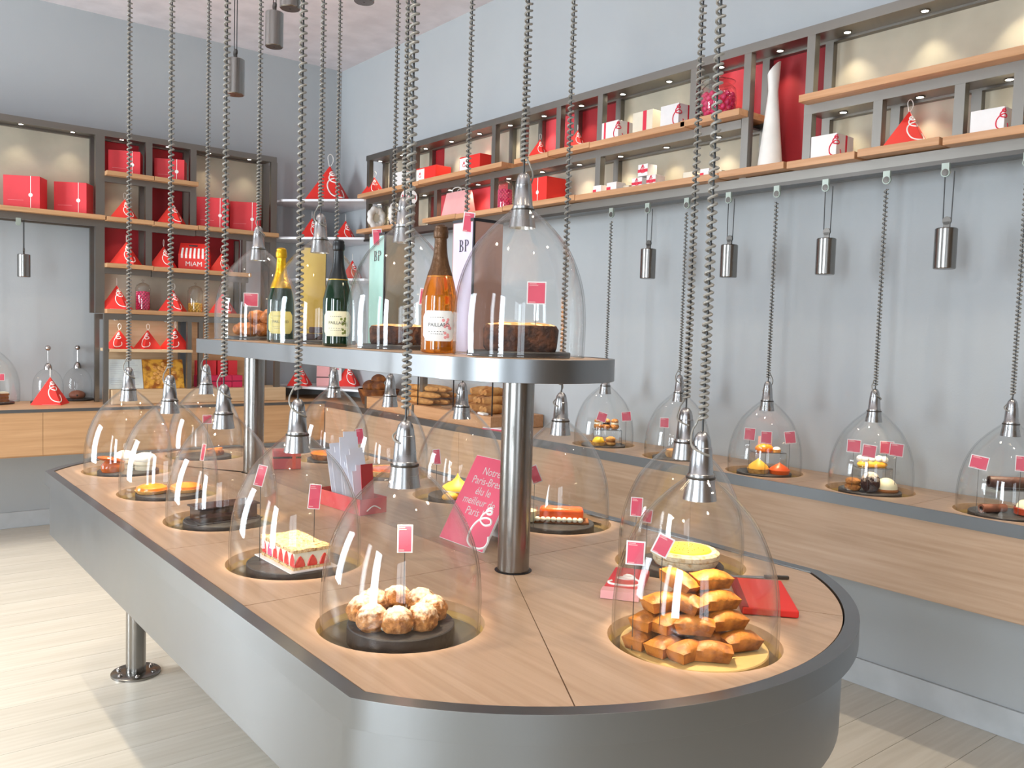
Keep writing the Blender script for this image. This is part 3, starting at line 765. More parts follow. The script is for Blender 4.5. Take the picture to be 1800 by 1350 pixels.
# ================================================================== price tags on pins
def price_tag(x, y, z0, z1, w, h, label, roll=0, yaw=None, pin=True, tilt=0, lines=True):
    """a pink card with white border, card centre at height z1 above (x, y); the pin reaches down to z0"""
    t = thing('price_tag', label, 'price tag', (x, y, z0), facing(x, y) if yaw is None else yaw, 'pink price tags')
    R_ = Matrix.Translation((0, 0, z1-z0)) @ Matrix.Rotation(tilt, 4, 'X') @ Matrix.Rotation(roll, 4, 'Y')
    c = MB().box(-w/2, w/2, -.0005, .0005, -h/2, h/2, R_).build('card', 'white_card', t)
    b = .0028 if w > .03 else .002
    MB().box(-w/2+b, w/2-b, -.0011, -.0005, -h/2+b, h/2-b, R_).build('pink_face', 'pink_print', c)
    if lines:
        m = MB()
        for k, (l, zz) in enumerate(((.5, .4), (.62, .33), (.45, -.4))):
            m.box(-w*.38, -w*.38+w*l*.75, -.0014, -.0011, h*zz-.0009, h*zz+.0009, R_)
        m.build('small_print', 'pink_card', c)['kind'] = 'stuff'
    if pin and z1-h/2 > z0: MB().tube([(0, .001, 0), (0, .001, z1-z0-h/2+.004)], .0009, 5).build('pin', 'steel_dark', t)
    return t
def tag_at(px, py, X, Y, label, z0, w=.034, h=.05, **k):
    """tag whose card shows at the photo point when it stands at (X, Y)"""
    return price_tag(X, Y, z0, solZ(py, X, Y), w, h, label, **k)
def on_ray(px, py, depth): return EYE + ray(px, py)*depth
def tag_d(px, py, depth, z0, label, wpx, hpx, **k):
    p = on_ray(px, py, depth); s = depth/F_PX
    return price_tag(p.x, p.y, z0, p.z, wpx*s, hpx*s, label, **k)

# ================================================================== pastries
def chou_mesh(seed, r=.031):
    m = MB().ell(r, r, r*.95, 40, 26, nz=.13, sc=130, zmin=-.62, seed=seed); return m.mesh('chou', 'chou_sugar', True)
chous = [chou_mesh(i) for i in range(4)]
def D(me_or): return me_or
# ring of choux
px_, py_ = ROW_L[0]
t = thing('choux_ring', 'ring of sugared choux buns on the slate plate nearest the table corner', 'pastry', (px_-.002, py_+.012, PT))
for k in range(8):
    a = 2*PI*k/8+.25; link('chou', chous[k % 4], t, (.069*math.cos(a), .069*math.sin(a), .0205), (.12*math.sin(a), -.12*math.cos(a), a*3))
m = MB()
for k in range(8):
    a = 2*PI*(k+.5)/8+.25; m.ell(.016, .016, .012, 10, 6, (.062*math.cos(a), .062*math.sin(a), .012))
m.build('praline_cream', 'cream', t, True)
tag_d(712, 947, 1.715, PT+.003, 'pink price tag on a pin amid the ring of choux', 27, 50)

# strawberry cake
def strawberry_cake(x, y, z, rz):
    t = thing('strawberry_cake', 'rectangular strawberry cream cake with toasted crumb top under cloche', 'cake', (x, y, z), rz)
    L_, B_, H_ = .092, .049, .052
    MB().box(-.105, .105, -.062, .062, 0, .002).build('cake_card', 'white_card', t)
    MB().box(-L_, L_, -B_, B_, .002, .009).build('sponge_base', 'crumb_top', t)
    MB().box(-L_+.001, L_-.001, -B_+.001, B_-.001, .009, H_-.006).build('cream_filling', 'cream', t, bevel=.002)
    m = MB(); nx, ny = 18, 12; v = []
    for j in range(ny+1):
        for i in range(nx+1):
            X = -L_-.002+(2*L_+.004)*i/nx; Y = -B_-.002+(2*B_+.004)*j/ny
            zz = H_ + .0025*noise.noise(Vector((X*70, Y*70, 3))) - (.006 if i > nx*.62 and i < nx*.68 else 0)
            v.append((X, Y, zz))
    f = [(j*(nx+1)+i, j*(nx+1)+i+1, (j+1)*(nx+1)+i+1, (j+1)*(nx+1)+i) for j in range(ny) for i in range(nx)]
    m.add(v, f)
    bd = [j for j in range(nx+1)]+[(j+1)*(nx+1)-1 for j in range(1, ny+1)]+[ny*(nx+1)+i for i in range(nx-1, -1, -1)]+[j*(nx+1) for j in range(ny-1, 0, -1)]
    o = len(m.v); m.v += [(v[b][0], v[b][1], H_-.008) for b in bd]; n_ = len(bd)
    for q in range(n_): m.f.append((bd[q], o+q, o+(q+1) % n_, bd[(q+1) % n_]))
    m.build('crumb_crust', 'crumb_top', t)
    st = MB()
    prof = [(-.0075, .0105), (-.0085, .016), (-.0065, .028), (-.0025, .039), (0, .0425), (.0025, .039), (.0065, .028), (.0085, .016), (.0075, .0105)]
    def half(name, M, mat):
        mm = MB(); vv = []
        for a, b in prof: vv.append(M @ Vector((a, 0, b)))
        for a, b in prof: vv.append(M @ Vector((a*.8, -.0022, .002+b*.94)))
        n2 = len(prof); ff = [tuple(range(n2, 2*n2))]+[(i, i+n2, (i+1) % n2+n2, (i+1) % n2) for i in range(n2)]
        mm.add(vv, ff).build(name, mat, t)
    for k in range(6):
        half('strawberry_half', Matrix.Translation((-L_+.016+k*.032, -B_+.001, 0)) @ Matrix.Diagonal((1.5, 1, 1, 1)), 'jelly_pink' if k == 1 else 'strawberry')
    for k in range(3):
        half('strawberry_half', Matrix.Translation((L_-.001, -B_+.017+k*.032, 0)) @ Matrix.Rotation(PI/2, 4, 'Z') @ Matrix.Diagonal((1.6, 1, .85, 1)), 'strawberry')
    return t
strawberry_cake(.897, 1.965, PT, -PI/2+.02)
tag_d(458, 836, 2.10, PT, 'pink price tag leaning at the left inside the strawberry cake cloche', 16, 38, roll=.25)
tag_d(553, 873, 2.10, PT, 'pink price tag on a tall pin behind the strawberry cake', 21, 44, roll=.08)

# chocolate cake
t = thing('chocolate_cake', 'glossy dark chocolate bar cake on the third slate plate', 'cake', (ROW_L[2][0]+.002, ROW_L[2][1]-.005, PT), .05)
MB().box(-.1, .1, -.05, .05, 0, .002).build('cake_board', 'black_card', t)
MB().box(-.088, .088, -.04, .04, .002, .042).build('cake_body', 'choc', t, bevel=.003)
MB().box(-.094, .094, -.045, .045, .042, .047).build('chocolate_sheet', 'choc', t, bevel=.001)
MB().box(-.07, .07, -.0402, -.0398, .016, .028).build('filling_layer', 'choc_matte', t)
MB().tube([(-.1, -.05, .003), (0, -.052, .003), (.1, -.05, .003)], .0012, 5).build('foil_edge', 'steel_bright', t)
tag_d(357, 795, 2.6, PT, 'narrow pink price tag turned edge-on over the chocolate cake', 7, 30, roll=.15)

# two orange tarts
for k, (dx, dy, lab) in enumerate(((-.054, .014, 'shiny orange tart on the left of the pair on slate'), (.051, -.014, 'shiny orange tart on the right of the pair on slate'))):
    t = thing('orange_tart', lab, 'tart', (ROW_L[3][0]+dx, ROW_L[3][1]+dy, PT), k*.5-.3, 'pair of orange tarts')
    MB().lathe([(.046, 0), (.053, .008), (.054, .012), (.051, .012)], 32, cap0=True).build('tart_shell', 'pastry', t, True)
    MB().lathe([(.0515, .011), (.049, .02), (.034, .027), (.001, .031)], 32).build('orange_filling', 'orange_glaze', t, True)

# caramel pastry and white cream cakes at the far corner
x, y = ROW_L[4]
t = thing('caramel_pastry', 'caramel glazed pastry beside the white cream cakes', 'pastry', (x-.062, y-.018, PT), .2)
MB().ell(.045, .036, .034, 22, 12, (0, 0, .016), .12, 40, -.5, 3).build('choux_body', 'caramel', t, True)
MB().ell(.054, .034, .012, 22, 10, (-.004, .004, .046), .1, 50, -1, 5, Matrix.Rotation(.25, 3, 'Y')).build('caramel_lid', 'caramel', t, True)
for dx, dy, lab in ((.005, .05, 'white cream cake standing behind the caramel pastry'), (.05, -.02, 'white cream dome cake to the right of the caramel pastry')):
    t = thing('cream_cake', lab, 'cake', (x+dx*1.1, y+dy*1.25, PT), dx*9, 'white cream cakes')
    MB().lathe([(.036, 0), (.038, .012), (.036, .018), (.041, .022), (.041, .034), (.038, .04)], 28, cap0=True, cap1=True).build('cake_base', 'cream', t, True)
    MB().ell(.042, .042, .026, 24, 12, (0, 0, .042), .08, 45, -.4, dx*100).build('cream_top', 'cream_white', t, True)

# far end and far side tarts
def round_tart(x, y, z, r, h, label, shell, fill, dome=.006, name='round_tart'):
    t = thing(name, label, 'tart', (x, y, z))
    MB().lathe([(r*.92, 0), (r, h), (r*.985, h+.002), (r*.94, h-.001)], 40, cap0=True).build('tart_shell', shell, t, True)
    MB().lathe([(r*.945, h-.001), (r*.8, h+dome*.6), (r*.4, h+dome), (.001, h+dome)], 40).build('tart_filling', fill, t, True)
    return t
t = thing('small_cake', 'small golden cake at the far rounded end of the table', 'cake', (END_F[0]+.03, END_F[1]-.02, PT), .4)
MB().ell(.055, .03, .024, 20, 10, (0, 0, .008), .1, 40, -.4, 9).build('cake_body', 'brioche', t, True)
MB().box(-.04, .04, -.012, .012, .026, .031).build('glaze', 'orange_glaze', t, bevel=.002)
tag_at(366, 737, END_F[0]-.01, END_F[1]-.05, 'pink price tag under the cloche at the far end of the table', PT, .04, .04)
round_tart(ROW_R[4][0], ROW_R[4][1], PT, .098, .022, 'flat orange-brown tart on the fifth plate of the far long side', 'brioche', 'orange_glaze')
round_tart(ROW_R[3][0], ROW_R[3][1], PT, .095, .02, 'golden tart half hidden by the red paper tray', 'pastry', 'caramel')
tag_d(633, 767, 3.33, PT, 'narrow pink price tag above the half-hidden golden tart', 13, 28, roll=-.15)
x, y = ROW_R[2]
t = thing('meringue_tart', 'tart with tall peaked golden meringue behind the pink sign', 'tart', (x-.01, y+.0, PT))
MB().lathe([(.05, 0), (.056, .016), (.053, .017)], 36, cap0=True).build('tart_shell', 'pastry', t, True)
MB().lathe([(.054, .016), (.052, .02), (.056, .023)], 36).build('cream_rim', 'cream_white', t, True)
MB().lathe([(.057, .022), (.052, .032), (.036, .042), (.020, .050), (.010, .060), (.004, .070), (.0008, .078)], 36).build('meringue', 'meringue', t, True)
t = thing('small_tart', 'small golden tart in front of the peaked meringue', 'tart', (x-.075, y-.05, PT), .3)
MB().ell(.034, .026, .016, 18, 8, (0, 0, .006), .1, 50, -.3, 4).build('tart_body', 'meringue', t, True)
tag_d(768, 803, 2.95, PT, 'pink price tag on a tall pin left of the peaked meringue', 13, 27, roll=-.12)

# orange loaf cake with cream pot
x, y = ROW_R[1]
t = thing('loaf_cake', 'glazed orange loaf cake trimmed with piped cream beads', 'cake', (x+.012, y-.005, PT), -.72)
MB().box(-.085, .085, -.034, .034, 0, .008).build('biscuit_base', 'cake_brown', t, bevel=.002)
MB().box(-.068, .068, -.026, .026, .008, .046).build('cake_body', 'orange_deep', t, True, .01)
m = MB()
for k in range(9): m.ell(.009, .009, .008, 10, 6, (-.074+k*.0165, -.033, .013))
m.build('piped_cream', 'cream', t, True)
t = thing('cream_pot', 'small glass pot of white cream beside the orange loaf cake', 'pot', (x-.082, y+.055, PT))
MB().lathe([(.030, 0), (.034, .004), (.036, .05), (.0345, .05)], 30, cap0=True).build('pot', 'jar_glass', t, True)
MB().lathe([(.029, .003), (.033, .005), (.0342, .036), (.02, .039), (.001, .039)], 30, cap0=True).build('cream_filling', 'ivory', t, True)
tag_d(940, 834, 2.55, PT, 'pink price tag peeking out beside the steel column', 18, 32, roll=-.4)

# tart with yellow topping
x, y = ROW_R[0]
t = thing('passion_tart', 'round sugared tart with bright yellow speckled topping', 'tart', (x+.01, y-.01, PT))
MB().lathe([(.078, 0), (.084, .010), (.083, .018), (.087, .022), (.086, .032), (.078, .038), (.066, .037)], 44, cap0=True).build('crust', 'sugar_crust', t, True)
MB().lathe([(.067, .036), (.062, .041), (.03, .042), (.001, .042)], 36).build('yellow_topping', 'lemon', t, True)
m = MB()
for k in range(26):
    a = random.uniform(0, 2*PI); r = .058*math.sqrt(random.random()); m.ell(.0016, .0016, .0012, 6, 4, (r*math.cos(a), r*math.sin(a), .0423))
m.build('seed', 'ink', t)['kind'] = 'stuff'
MB().lathe([(.081, -.0), (.081, .002)], 36).build('paper_case', 'choc_milk', t, True)
tag_d(1119, 891, 2.14, PT, 'pink price tag highest at the left of the yellow-topped tart', 21, 34, roll=.02)
tag_d(1138, 907, 2.12, PT, 'pink price tag just right of the highest one by the yellow-topped tart', 17, 24, roll=.1)

# pile of financiers
def financier_mesh(seed):
    m = MB(); nx, ny = 10, 7; a, b, h = .0385, .0225, .023; v = []; f = []
    for j in range(ny+1):
        for i in range(nx+1):
            u = -1+2*i/nx; w = -1+2*j/ny
            e = max(abs(u), abs(w)); d = (1-u*u)*(1-w*w)
            v.append((u*a, w*b, h + .0125*d**.8 + .0014*noise.noise(Vector((u*2.2+seed*5, w*2, seed)))))
    for j in range(ny):
        for i in range(nx): f.append((j*(nx+1)+i, j*(nx+1)+i+1, (j+1)*(nx+1)+i+1, (j+1)*(nx+1)+i))
    bd = [i for i in range(nx+1)]+[(j+1)*(nx+1)-1 for j in range(1, ny+1)]+[ny*(nx+1)+i for i in range(nx-1, -1, -1)]+[j*(nx+1) for j in range(ny-1, 0, -1)]
    o = len(v); n_ = len(bd)
    v += [(v[q][0]*.80, v[q][1]*.76, .0015) for q in bd]
    for q in range(n_): f.append((bd[q], o+q, o+(q+1) % n_, bd[(q+1) % n_]))
    f.append(tuple(range(o, o+n_))[::-1])
    return m.add(v, f).mesh('financier', 'financier', 62)
fms = [financier_mesh(s) for s in range(5)]
FZ = WZ+.026
fx, fy = END_N
# (right, towards camera) offsets in the camera's frame, height, yaw, tilt
FV = Vector((FW.x, FW.y, 0)).normalized(); FR = Vector((FV.y, -FV.x, 0))
pile = [(-.078, .028, 0, .9, 0, 0, 'bottom row, leftmost'), (-.048, .058, 0, .8, 0, 0, 'bottom row, second from the left'), (-.018, .078, 0, .7, 0, 0, 'bottom row, third from the left'), (.018, .078, 0, -.15, 0, 0, 'bottom row, front and centre'),
        (.072, .030, .002, .35, .1, 0, 'bottom row, front right, tipped outward'), (-.02, .0, 0, .3, 0, 0, 'bottom row, hidden in the middle'), (.03, .022, 0, 1.0, 0, 0, 'bottom row, dark gap in the middle'), (-.05, -.03, 0, .2, 0, 0, 'bottom row, back left'), (.03, -.05, 0, .4, 0, 0, 'bottom row, back right'),
        (-.068, .022, .028, .9, 0, .0, 'second row, leftmost'), (-.038, .035, .028, .75, 0, 0, 'second row, second from the left'), (-.002, .046, .029, -.2, 0, 0, 'second row, front and centre'), (.052, .018, .030, .3, .08, 0, 'second row, right of centre'), (.015, -.02, .029, .9, 0, 0, 'second row, in the middle'), (-.035, -.02, .029, .3, 0, 0, 'second row, back left'),
        (-.048, .02, .056, .5, 0, 0, 'third row, left'), (-.012, .022, .058, -.75, .0, .12, 'third row, leaning in the middle'), (.042, .005, .058, .3, .1, 0, 'third row, right and brightest'), (.01, -.02, .058, .5, 0, 0, 'third row, behind'),
        (-.022, -.002, .086, -.8, -.1, .3, 'top row, steeply leaning on the left'), (.034, -.012, .086, .25, .06, 0, 'top row, topmost on the right')]
for k, (r_, d_, z_, yw, tx, ty, lab) in enumerate(pile):
    p = Vector((fx, fy+.012, FZ+z_*1.22)) + FR*(r_*1.25) - FV*(d_*1.2)
    o = link('financier', fms[k % 5], None, p, (tx, ty, -_yaw+yw)); tag(o, 'golden financier cake in the pile, '+lab, 'cake', 'pile of financiers')
tag_d(1117, 972, 1.60, FZ, 'square pink price tag left of the financier pile', 33, 43, roll=.02)
tag_d(1165, 959, 1.57, FZ+.06, 'pink price tag turned to a diamond above the financier pile', 30, 38, roll=.42)

# ================================================================== printed emblem: a looping stacked-brioche squiggle
LOGO = [(.07, 1.0), (-.04, .985), (-.11, .91), (-.04, .84), (.09, .855), (.07, .93), (-.06, .90), (-.19, .77), (-.17, .63), (.04, .56), (.22, .62), (.17, .72), (-.02, .735), (-.21, .66), (-.34, .5), (-.38, .3), (-.32, .1), (-.12, .0), (.16, .0), (.35, .07), (.40, .2), (.34, .33)]
LOGOP = [(p.x, p.y) for p in catmull([(u, v, 0) for u, v in LOGO], 4)]
def logo_tube(mp, H, mat, name, parent, w=None):
    """draws the emblem with mp(u, v) -> point on the surface, H = emblem height"""
    return MB().tube([mp(u*H, v*H) for u, v in LOGOP], w or H*.028, 5).build(name, mat, parent, True)

# pyramid-shaped gift boxes: one unit, copied and scaled
PR, PH = .1, .136
def make_pyramid():
    t = thing('pyramid_box', 'red pyramid gift box', 'gift box')
    MB().add([(0, -PR, 0), (PR, 0, 0), (0, PR, 0), (-PR, 0, 0), (0, 0, PH)], [(3, 2, 1, 0), (0, 1, 4), (1, 2, 4), (2, 3, 4), (3, 0, 4)]).build('pyramid', 'red_card', t, bevel=.0012)
    def mp(u, v):
        z = .016 + v; k = 1-z/PH; s = 1 if u > 0 else -1; a = abs(u)*.72
        n = Vector((s*.6, -.6, .53)).normalized()
        return Vector((s*a, -PR*k+a, z)) + n*.0006
    logo_tube(mp, .096, 'white_print', 'emblem', t, .0026)
    MB().tube([(-.062, -.0392, .0015), (-.008, -.0918, .0022)], .0006, 4).build('print_line', 'pink_card', t)
    MB().tube(catmull([(0, 0, PH-.004), (.012, 0, PH+.014), (.011, 0, PH+.032), (.001, 0, PH+.04), (-.008, 0, PH+.03), (-.006, 0, PH+.012)], 4, True), .0013, 5, True).build('ribbon_loop', 'white_print', t, True)
    return t
PYR = make_pyramid(); PYR_USED = [False]
GP = 'red pyramid gift boxes'
def pyramid(x, y, z, w, label, turn=30, loop_rot=0, hs=1.0):
    t = PYR if not PYR_USED[0] else copy_tree(PYR)
    PYR_USED[0] = True
    s = w/(1.73*PR); t.location = (x, y, z); t.scale = (s, s, s*hs); t.rotation_euler = (0, 0, math.radians(turn)+facing(x, y))
    tag(t, label, 'gift box', GP)
    for c in t.children:
        if c.name.startswith('ribbon_loop'): c.rotation_euler = (0, 0, loop_rot)
    return t
def depth(x, y, z): return (Vector((x, y, z))-EYE).dot(FW)
def pyr_b(pl, pr_, z, label, Y=6.585, turn=30, hs=1.0, lr=0):
    x = solX((pl+pr_)/2, Y, z); w = (pr_-pl)*depth(x, Y, z)/F_PX; return pyramid(x, Y, z, w, label, turn, lr, hs)
def pyr_r(pl, pr_, z, label, X=3.31, turn=30, hs=1.0, lr=0):
    y = solY((pl+pr_)/2, X, z); w = (pr_-pl)*depth(X, y, z)/F_PX; return pyramid(X, y, z, w, label, turn, lr, hs)
pyr_b(195, 243, zr2, 'red pyramid gift box in the cream compartment left of the dark red ones', hs=.95)
pyr_b(277, 328, zr2-.004, 'red pyramid gift box in the red compartment, right of the cream one', lr=.8)
pyr_b(196, 248, zr3, 'red pyramid gift box alone in the red compartment of the third row', lr=1.2, turn=24)
pyr_b(263, 312, zr3-.004, 'red pyramid gift box just left of the striped carry box', lr=1.3)
pyr_b(368, 410, zr3-.004, 'red pyramid gift box just right of the striped carry box')
pyr_b(178, 232, zr4, 'red pyramid gift box left of the pink candy jar', lr=1.0)
pyr_b(280, 328, zr4, 'red pyramid gift box between the pink and yellow candy jars')
pyr_b(368, 416, zr4, 'red pyramid gift box right of the yellow candy jar')
pyr_b(188, 231, zs, 'red pyramid gift box on the cabinet shelf, leftmost of three', 6.46, -12, lr=.3)
pyr_b(238, 281, zs, 'red pyramid gift box on the cabinet shelf, middle of three', 6.46, -14)
pyr_b(284, 332, zs, 'red pyramid gift box on the cabinet shelf, rightmost of three', 6.46, -8, lr=1.3)
p = atz(93, 712, .899); pyramid(p.x, p.y+.09, .899, .235, 'red pyramid gift box standing on the back counter before the small domes', 28, 1.2, 1.02)
p = aty(577, 347, 6.5); pyramid(p.x+.01, 6.50, zc1, .40, 'largest red pyramid gift box on the top white corner shelf', 28, 0)
for px, w, z, lab in ((548, 46, zc2, 'red pyramid gift box at the left of the second corner shelf'), (607, 44, zc2, 'red pyramid gift box at the right of the second corner shelf'), (619, 44, zc3, 'red pyramid gift box alone on the third corner shelf'),
                      (527, 44, zc4, 'red pyramid gift box at the left of the lowest corner shelf'), (611, 46, zc4, 'red pyramid gift box at the right end of the lowest corner shelf')):
    Y = 6.55 if px < 560 else 6.42; x = solX(px, Y, z); pyramid(x, Y, z, w*depth(x, Y, z)/F_PX, lab, 30, 1.0, 1.06)
pyr_r(637, 678, UZ, 'red pyramid gift box at the far end of the upper right shelf', turn=8)
pyr_r(931, 966, UZ, 'red pyramid gift box before the coral panel on the upper right shelf', 3.25, 16, 1.1)
pyr_r(996, 1033, UZ+.004, 'red pyramid gift box before the dark red panel on the upper right shelf', 3.25, 22, 1.05, 1.0)
pyr_r(1553, 1637, LZ, 'red pyramid gift box between the white boxes on the lower right shelf', 3.3, 32, 1.0)

# cube gift boxes
def face_box(name, label, x, y, z, w, d, h, rz, mat, ribbon='white_print', seal=True, group=None, side=None):
    t = thing(name, label, 'gift box', (x, y, z), rz, group)
    MB().box(-w/2, w/2, 0, d, 0, h).build('box', mat, t, bevel=.0015)
    if ribbon:
        MB().box(w*.24, w*.255, -.0012, 0, 0, h).box(w*.24, w*.255, -.0012, d, h, h+.0012).build('ribbon', ribbon, t)
    if seal:
        MB().lathe([(.013, 0), (.013, .0012), (.001, .0012)], 20, (w*.2475, -.0012, h*.42), Matrix.Rotation(PI/2, 3, 'X')).build('seal', 'white_print', t)
        MB().box(-w*.38, w*.05, -.0006, 0, h*.25, h*.25+.0012).build('print_line', 'pink_card', t)
    return t
GR = 'red ribboned gift boxes'
def box_b(pl, pc, pt, pb, z, label, Y=6.56, turn=-20, mat='red_box'):
    x = solX((pl+pc)/2, Y, z); dd = depth(x, Y, z); w = (pc-pl)*dd/F_PX/math.cos(math.radians(turn)); h = (pb-pt)*dd/F_PX
    return face_box('gift_box', label, x, Y, z, w, min(w, .135), h, facing(x, Y)+math.radians(turn), mat, group=GR)
box_b(10, 66, 306, 363, zr2+.004, 'large red ribboned gift box at the far left of the back shelving')
box_b(98, 149, 316, 370, zr2+.004, 'large red ribboned gift box second from the far left')
box_b(193, 244, 264, 305, zr1, 'red ribboned gift box in the top left red compartment', turn=-8)
box_b(273, 322, 277, 314, zr1, 'red ribboned gift box in the top right red compartment', turn=-8)
box_b(347, 399, 347, 400, zr2, 'red ribboned gift box on the left of the cream compartment', turn=-6)
box_b(405, 455, 353, 404, zr2, 'red ribboned gift box on the right of the cream compartment', turn=-6)
# right shelf boxes: the broad face looks into the room, the side towards the street
def box_r(pl, pc, pt, z, label, X=3.25, d=.13, mat='white_card', kind='emblem', group=None, hh=None, name='gift_box'):
    y1 = solY(pc, X, z); y2 = solY(pl, X, z); h = hh or (solZ(pt, X, y1)-z); w = y2-y1
    d = min(d, RXB-.004-X)
    t = thing(name, label, 'gift box', (X, (y1+y2)/2, z), -PI/2, group)      # local -y looks to -x
    MB().box(-w/2, w/2, 0, d, 0, h).build('box', mat, t, bevel=.0015)
    # local x runs from far (left in view) to near (right in view): near edge is +w/2
    if kind == 'emblem':
        H = h*.82
        def mp(u, v):
            uu = u*1.0
            return Vector((w/2+uu, -.0008, h*.09+v)) if uu <= 0 else Vector((w/2+.0008, uu, h*.09+v))
        logo_tube(mp, H, 'red_print', 'emblem', t, H*.03)
        MB().box(w/2, w/2+.0008, d*.52, d*.62, 0, h).build('ribbon', 'red_print', t)
        if label.endswith('ribbon'): MB().box(-w*.36, -w*.25, -.0008, 0, 0, h).build('ribbon', 'red_print', t)
    elif kind == 'strip':
        MB().box(-w/2, w/2, -.0008, 0, h*.32, h*.58).build('red_strip', 'red_print', t)
        logo_tube(lambda u, v: Vector((u, -.001, h*.28+v)), h*.66, 'red_print', 'emblem', t, h*.03)
    elif kind == 'side':
        MB().box(w*.02, w*.2, -.0008, 0, 0, h).build('ribbon', 'red_print', t)
    elif kind == 'label':
        MB().box(-w*.48, -w*.05, -.0008, 0, h*.08, h*.92).build('label', 'white_print', t)
        logo_tube(lambda u, v: Vector((-w*.26+u, -.0012, h*.4+v)), h*.3, 'red_print', 'emblem', t, h*.02)
    elif kind == 'red':
        MB().box(w*.02, w*.045, -.0008, 0, 0, h).build('ribbon', 'white_print', t)
        MB().lathe([(.012, 0), (.012, .0012), (.001, .0012)], 18, (w*.03, -.0008, h*.4), Matrix.Rotation(PI/2, 3, 'X')).build('seal', 'white_print', t)
    elif kind == 'corner':
        MB().box(-w/2, -w*.1, -.0008, 0, h*.1, h*.55).build('red_strip', 'red_print', t)
    return t
GWB = 'white gift boxes on the right shelving'; GSB = 'small white cube boxes on the lower right shelf'
box_r(730, 765, 292, UZ+.004, 'red box with white label on the upper right shelf, left one', 3.27, mat='red_card', kind='label', group=GR, hh=.105)
box_r(807, 843, 270, UZ+.004, 'red box with white label on the upper right shelf, right one', 3.27, mat='red_card', kind='label', group=GR, hh=.11)
box_r(690, 712, 300, UZ, 'plain small white box at the far end of the upper right shelf', 3.27, kind='none', group=GWB, hh=.12)
box_r(1057, 1086, 210, UZ, 'white box with red emblem, leftmost on the upper right shelf, with ribbon', 3.25, kind='emblem', group=GWB)
box_r(1111, 1146, 191, UZ, 'plain cream box with red ribbon between two emblem boxes', 3.29, mat='cream_card', kind='side', group=GWB)
box_r(1160, 1192, 180, UZ, 'white box with red emblem left of the pink candy jar', 3.25, kind='emblem', group=GWB)
box_r(1424, 1469, 233, LZ, 'white box with red emblem right of the tall white vase', 3.25, kind='emblem', group=GWB)
box_r(1704, 1764, 186, LZ+.001, 'largest white box with red emblem at the right end of the lower shelf', 3.25, d=.16, kind='emblem', group=GWB)
box_r(927, 960, 309, LZ+.004, 'large red ribboned box on the lower right shelf above the cloches', 3.24, d=.15, mat='red_card', kind='red', group=GR)
for pl, pc, pt, z, lab, kd, X in ((1042, 1056, 325, LZ, 'small white cube box, leftmost on the lower right shelf', 'corner', 3.25), (1066, 1083, 319, LZ, 'small white cube box, second from the left', 'corner', 3.25), (1092, 1105, 325, LZ, 'small plain cube box, third from the left, lowest', 'none', 3.3),
                               (1110, 1128, 311, LZ, 'small white box at lower left of the stack of three', 'strip', 3.25), (1136, 1152, 306, LZ, 'small white box at lower right of the stack of three', 'strip', 3.25),
                               (1200, 1216, 301, LZ, 'small plain cube box right of the stack of three', 'none', 3.28), (1230, 1246, 295, LZ, 'small white cube box with red corner at the right', 'corner', 3.25), (1256, 1268, 298, LZ, 'small plain cube box at the right end before the post', 'none', 3.3)):
    box_r(pl, pc, pt, z, lab, X, .07, 'white_card' if kd != 'none' else 'cream_card', kd, GSB)
ybt = solY(1129, 3.25, LZ)
hb = solZ(311, 3.25, solY(1128, 3.25, LZ))-LZ
box_r(1121, 1138, 287, LZ+max(hb, solZ(306, 3.25, solY(1152, 3.25, LZ))-LZ)+.002, 'small white box on top of the stack of three', 3.252, .07, 'white_card', 'strip', GSB)

# white twisted vase
vy = solY(1353, 3.33, LZ+.02)
prof = []; m = MB(); n = 24; v = []; f = []
hV = solZ(108, 3.33, vy)-LZ; N = 26
for i in range(N+1):
    s = i/N; r = .058-.034*min(1, s/.72)**.9 + (.012*max(0, (s-.72)/.28)); 
    for k in range(n):
        a = 2*PI*k/n; zz = hV*s*(1-.13*max(0, s-.75)/.25*(.5+.5*math.cos(a-2.2)))
        v.append((r*math.cos(a), r*math.sin(a)*(1-.35*s**3), zz))
for i in range(N):
    for k in range(n): f.append((i*n+k, i*n+(k+1) % n, (i+1)*n+(k+1) % n, (i+1)*n+k))
for i in range(6):
    pass
m.add(v, f+[tuple(range(n))[::-1], tuple(N*n+k for k in range(n))])
o = m.build('tall_vase', 'ceramic', None, True); o.location = (3.33, vy, LZ+.001); tag(o, 'tall tapering white ceramic vase before the dark red panel', 'vase')

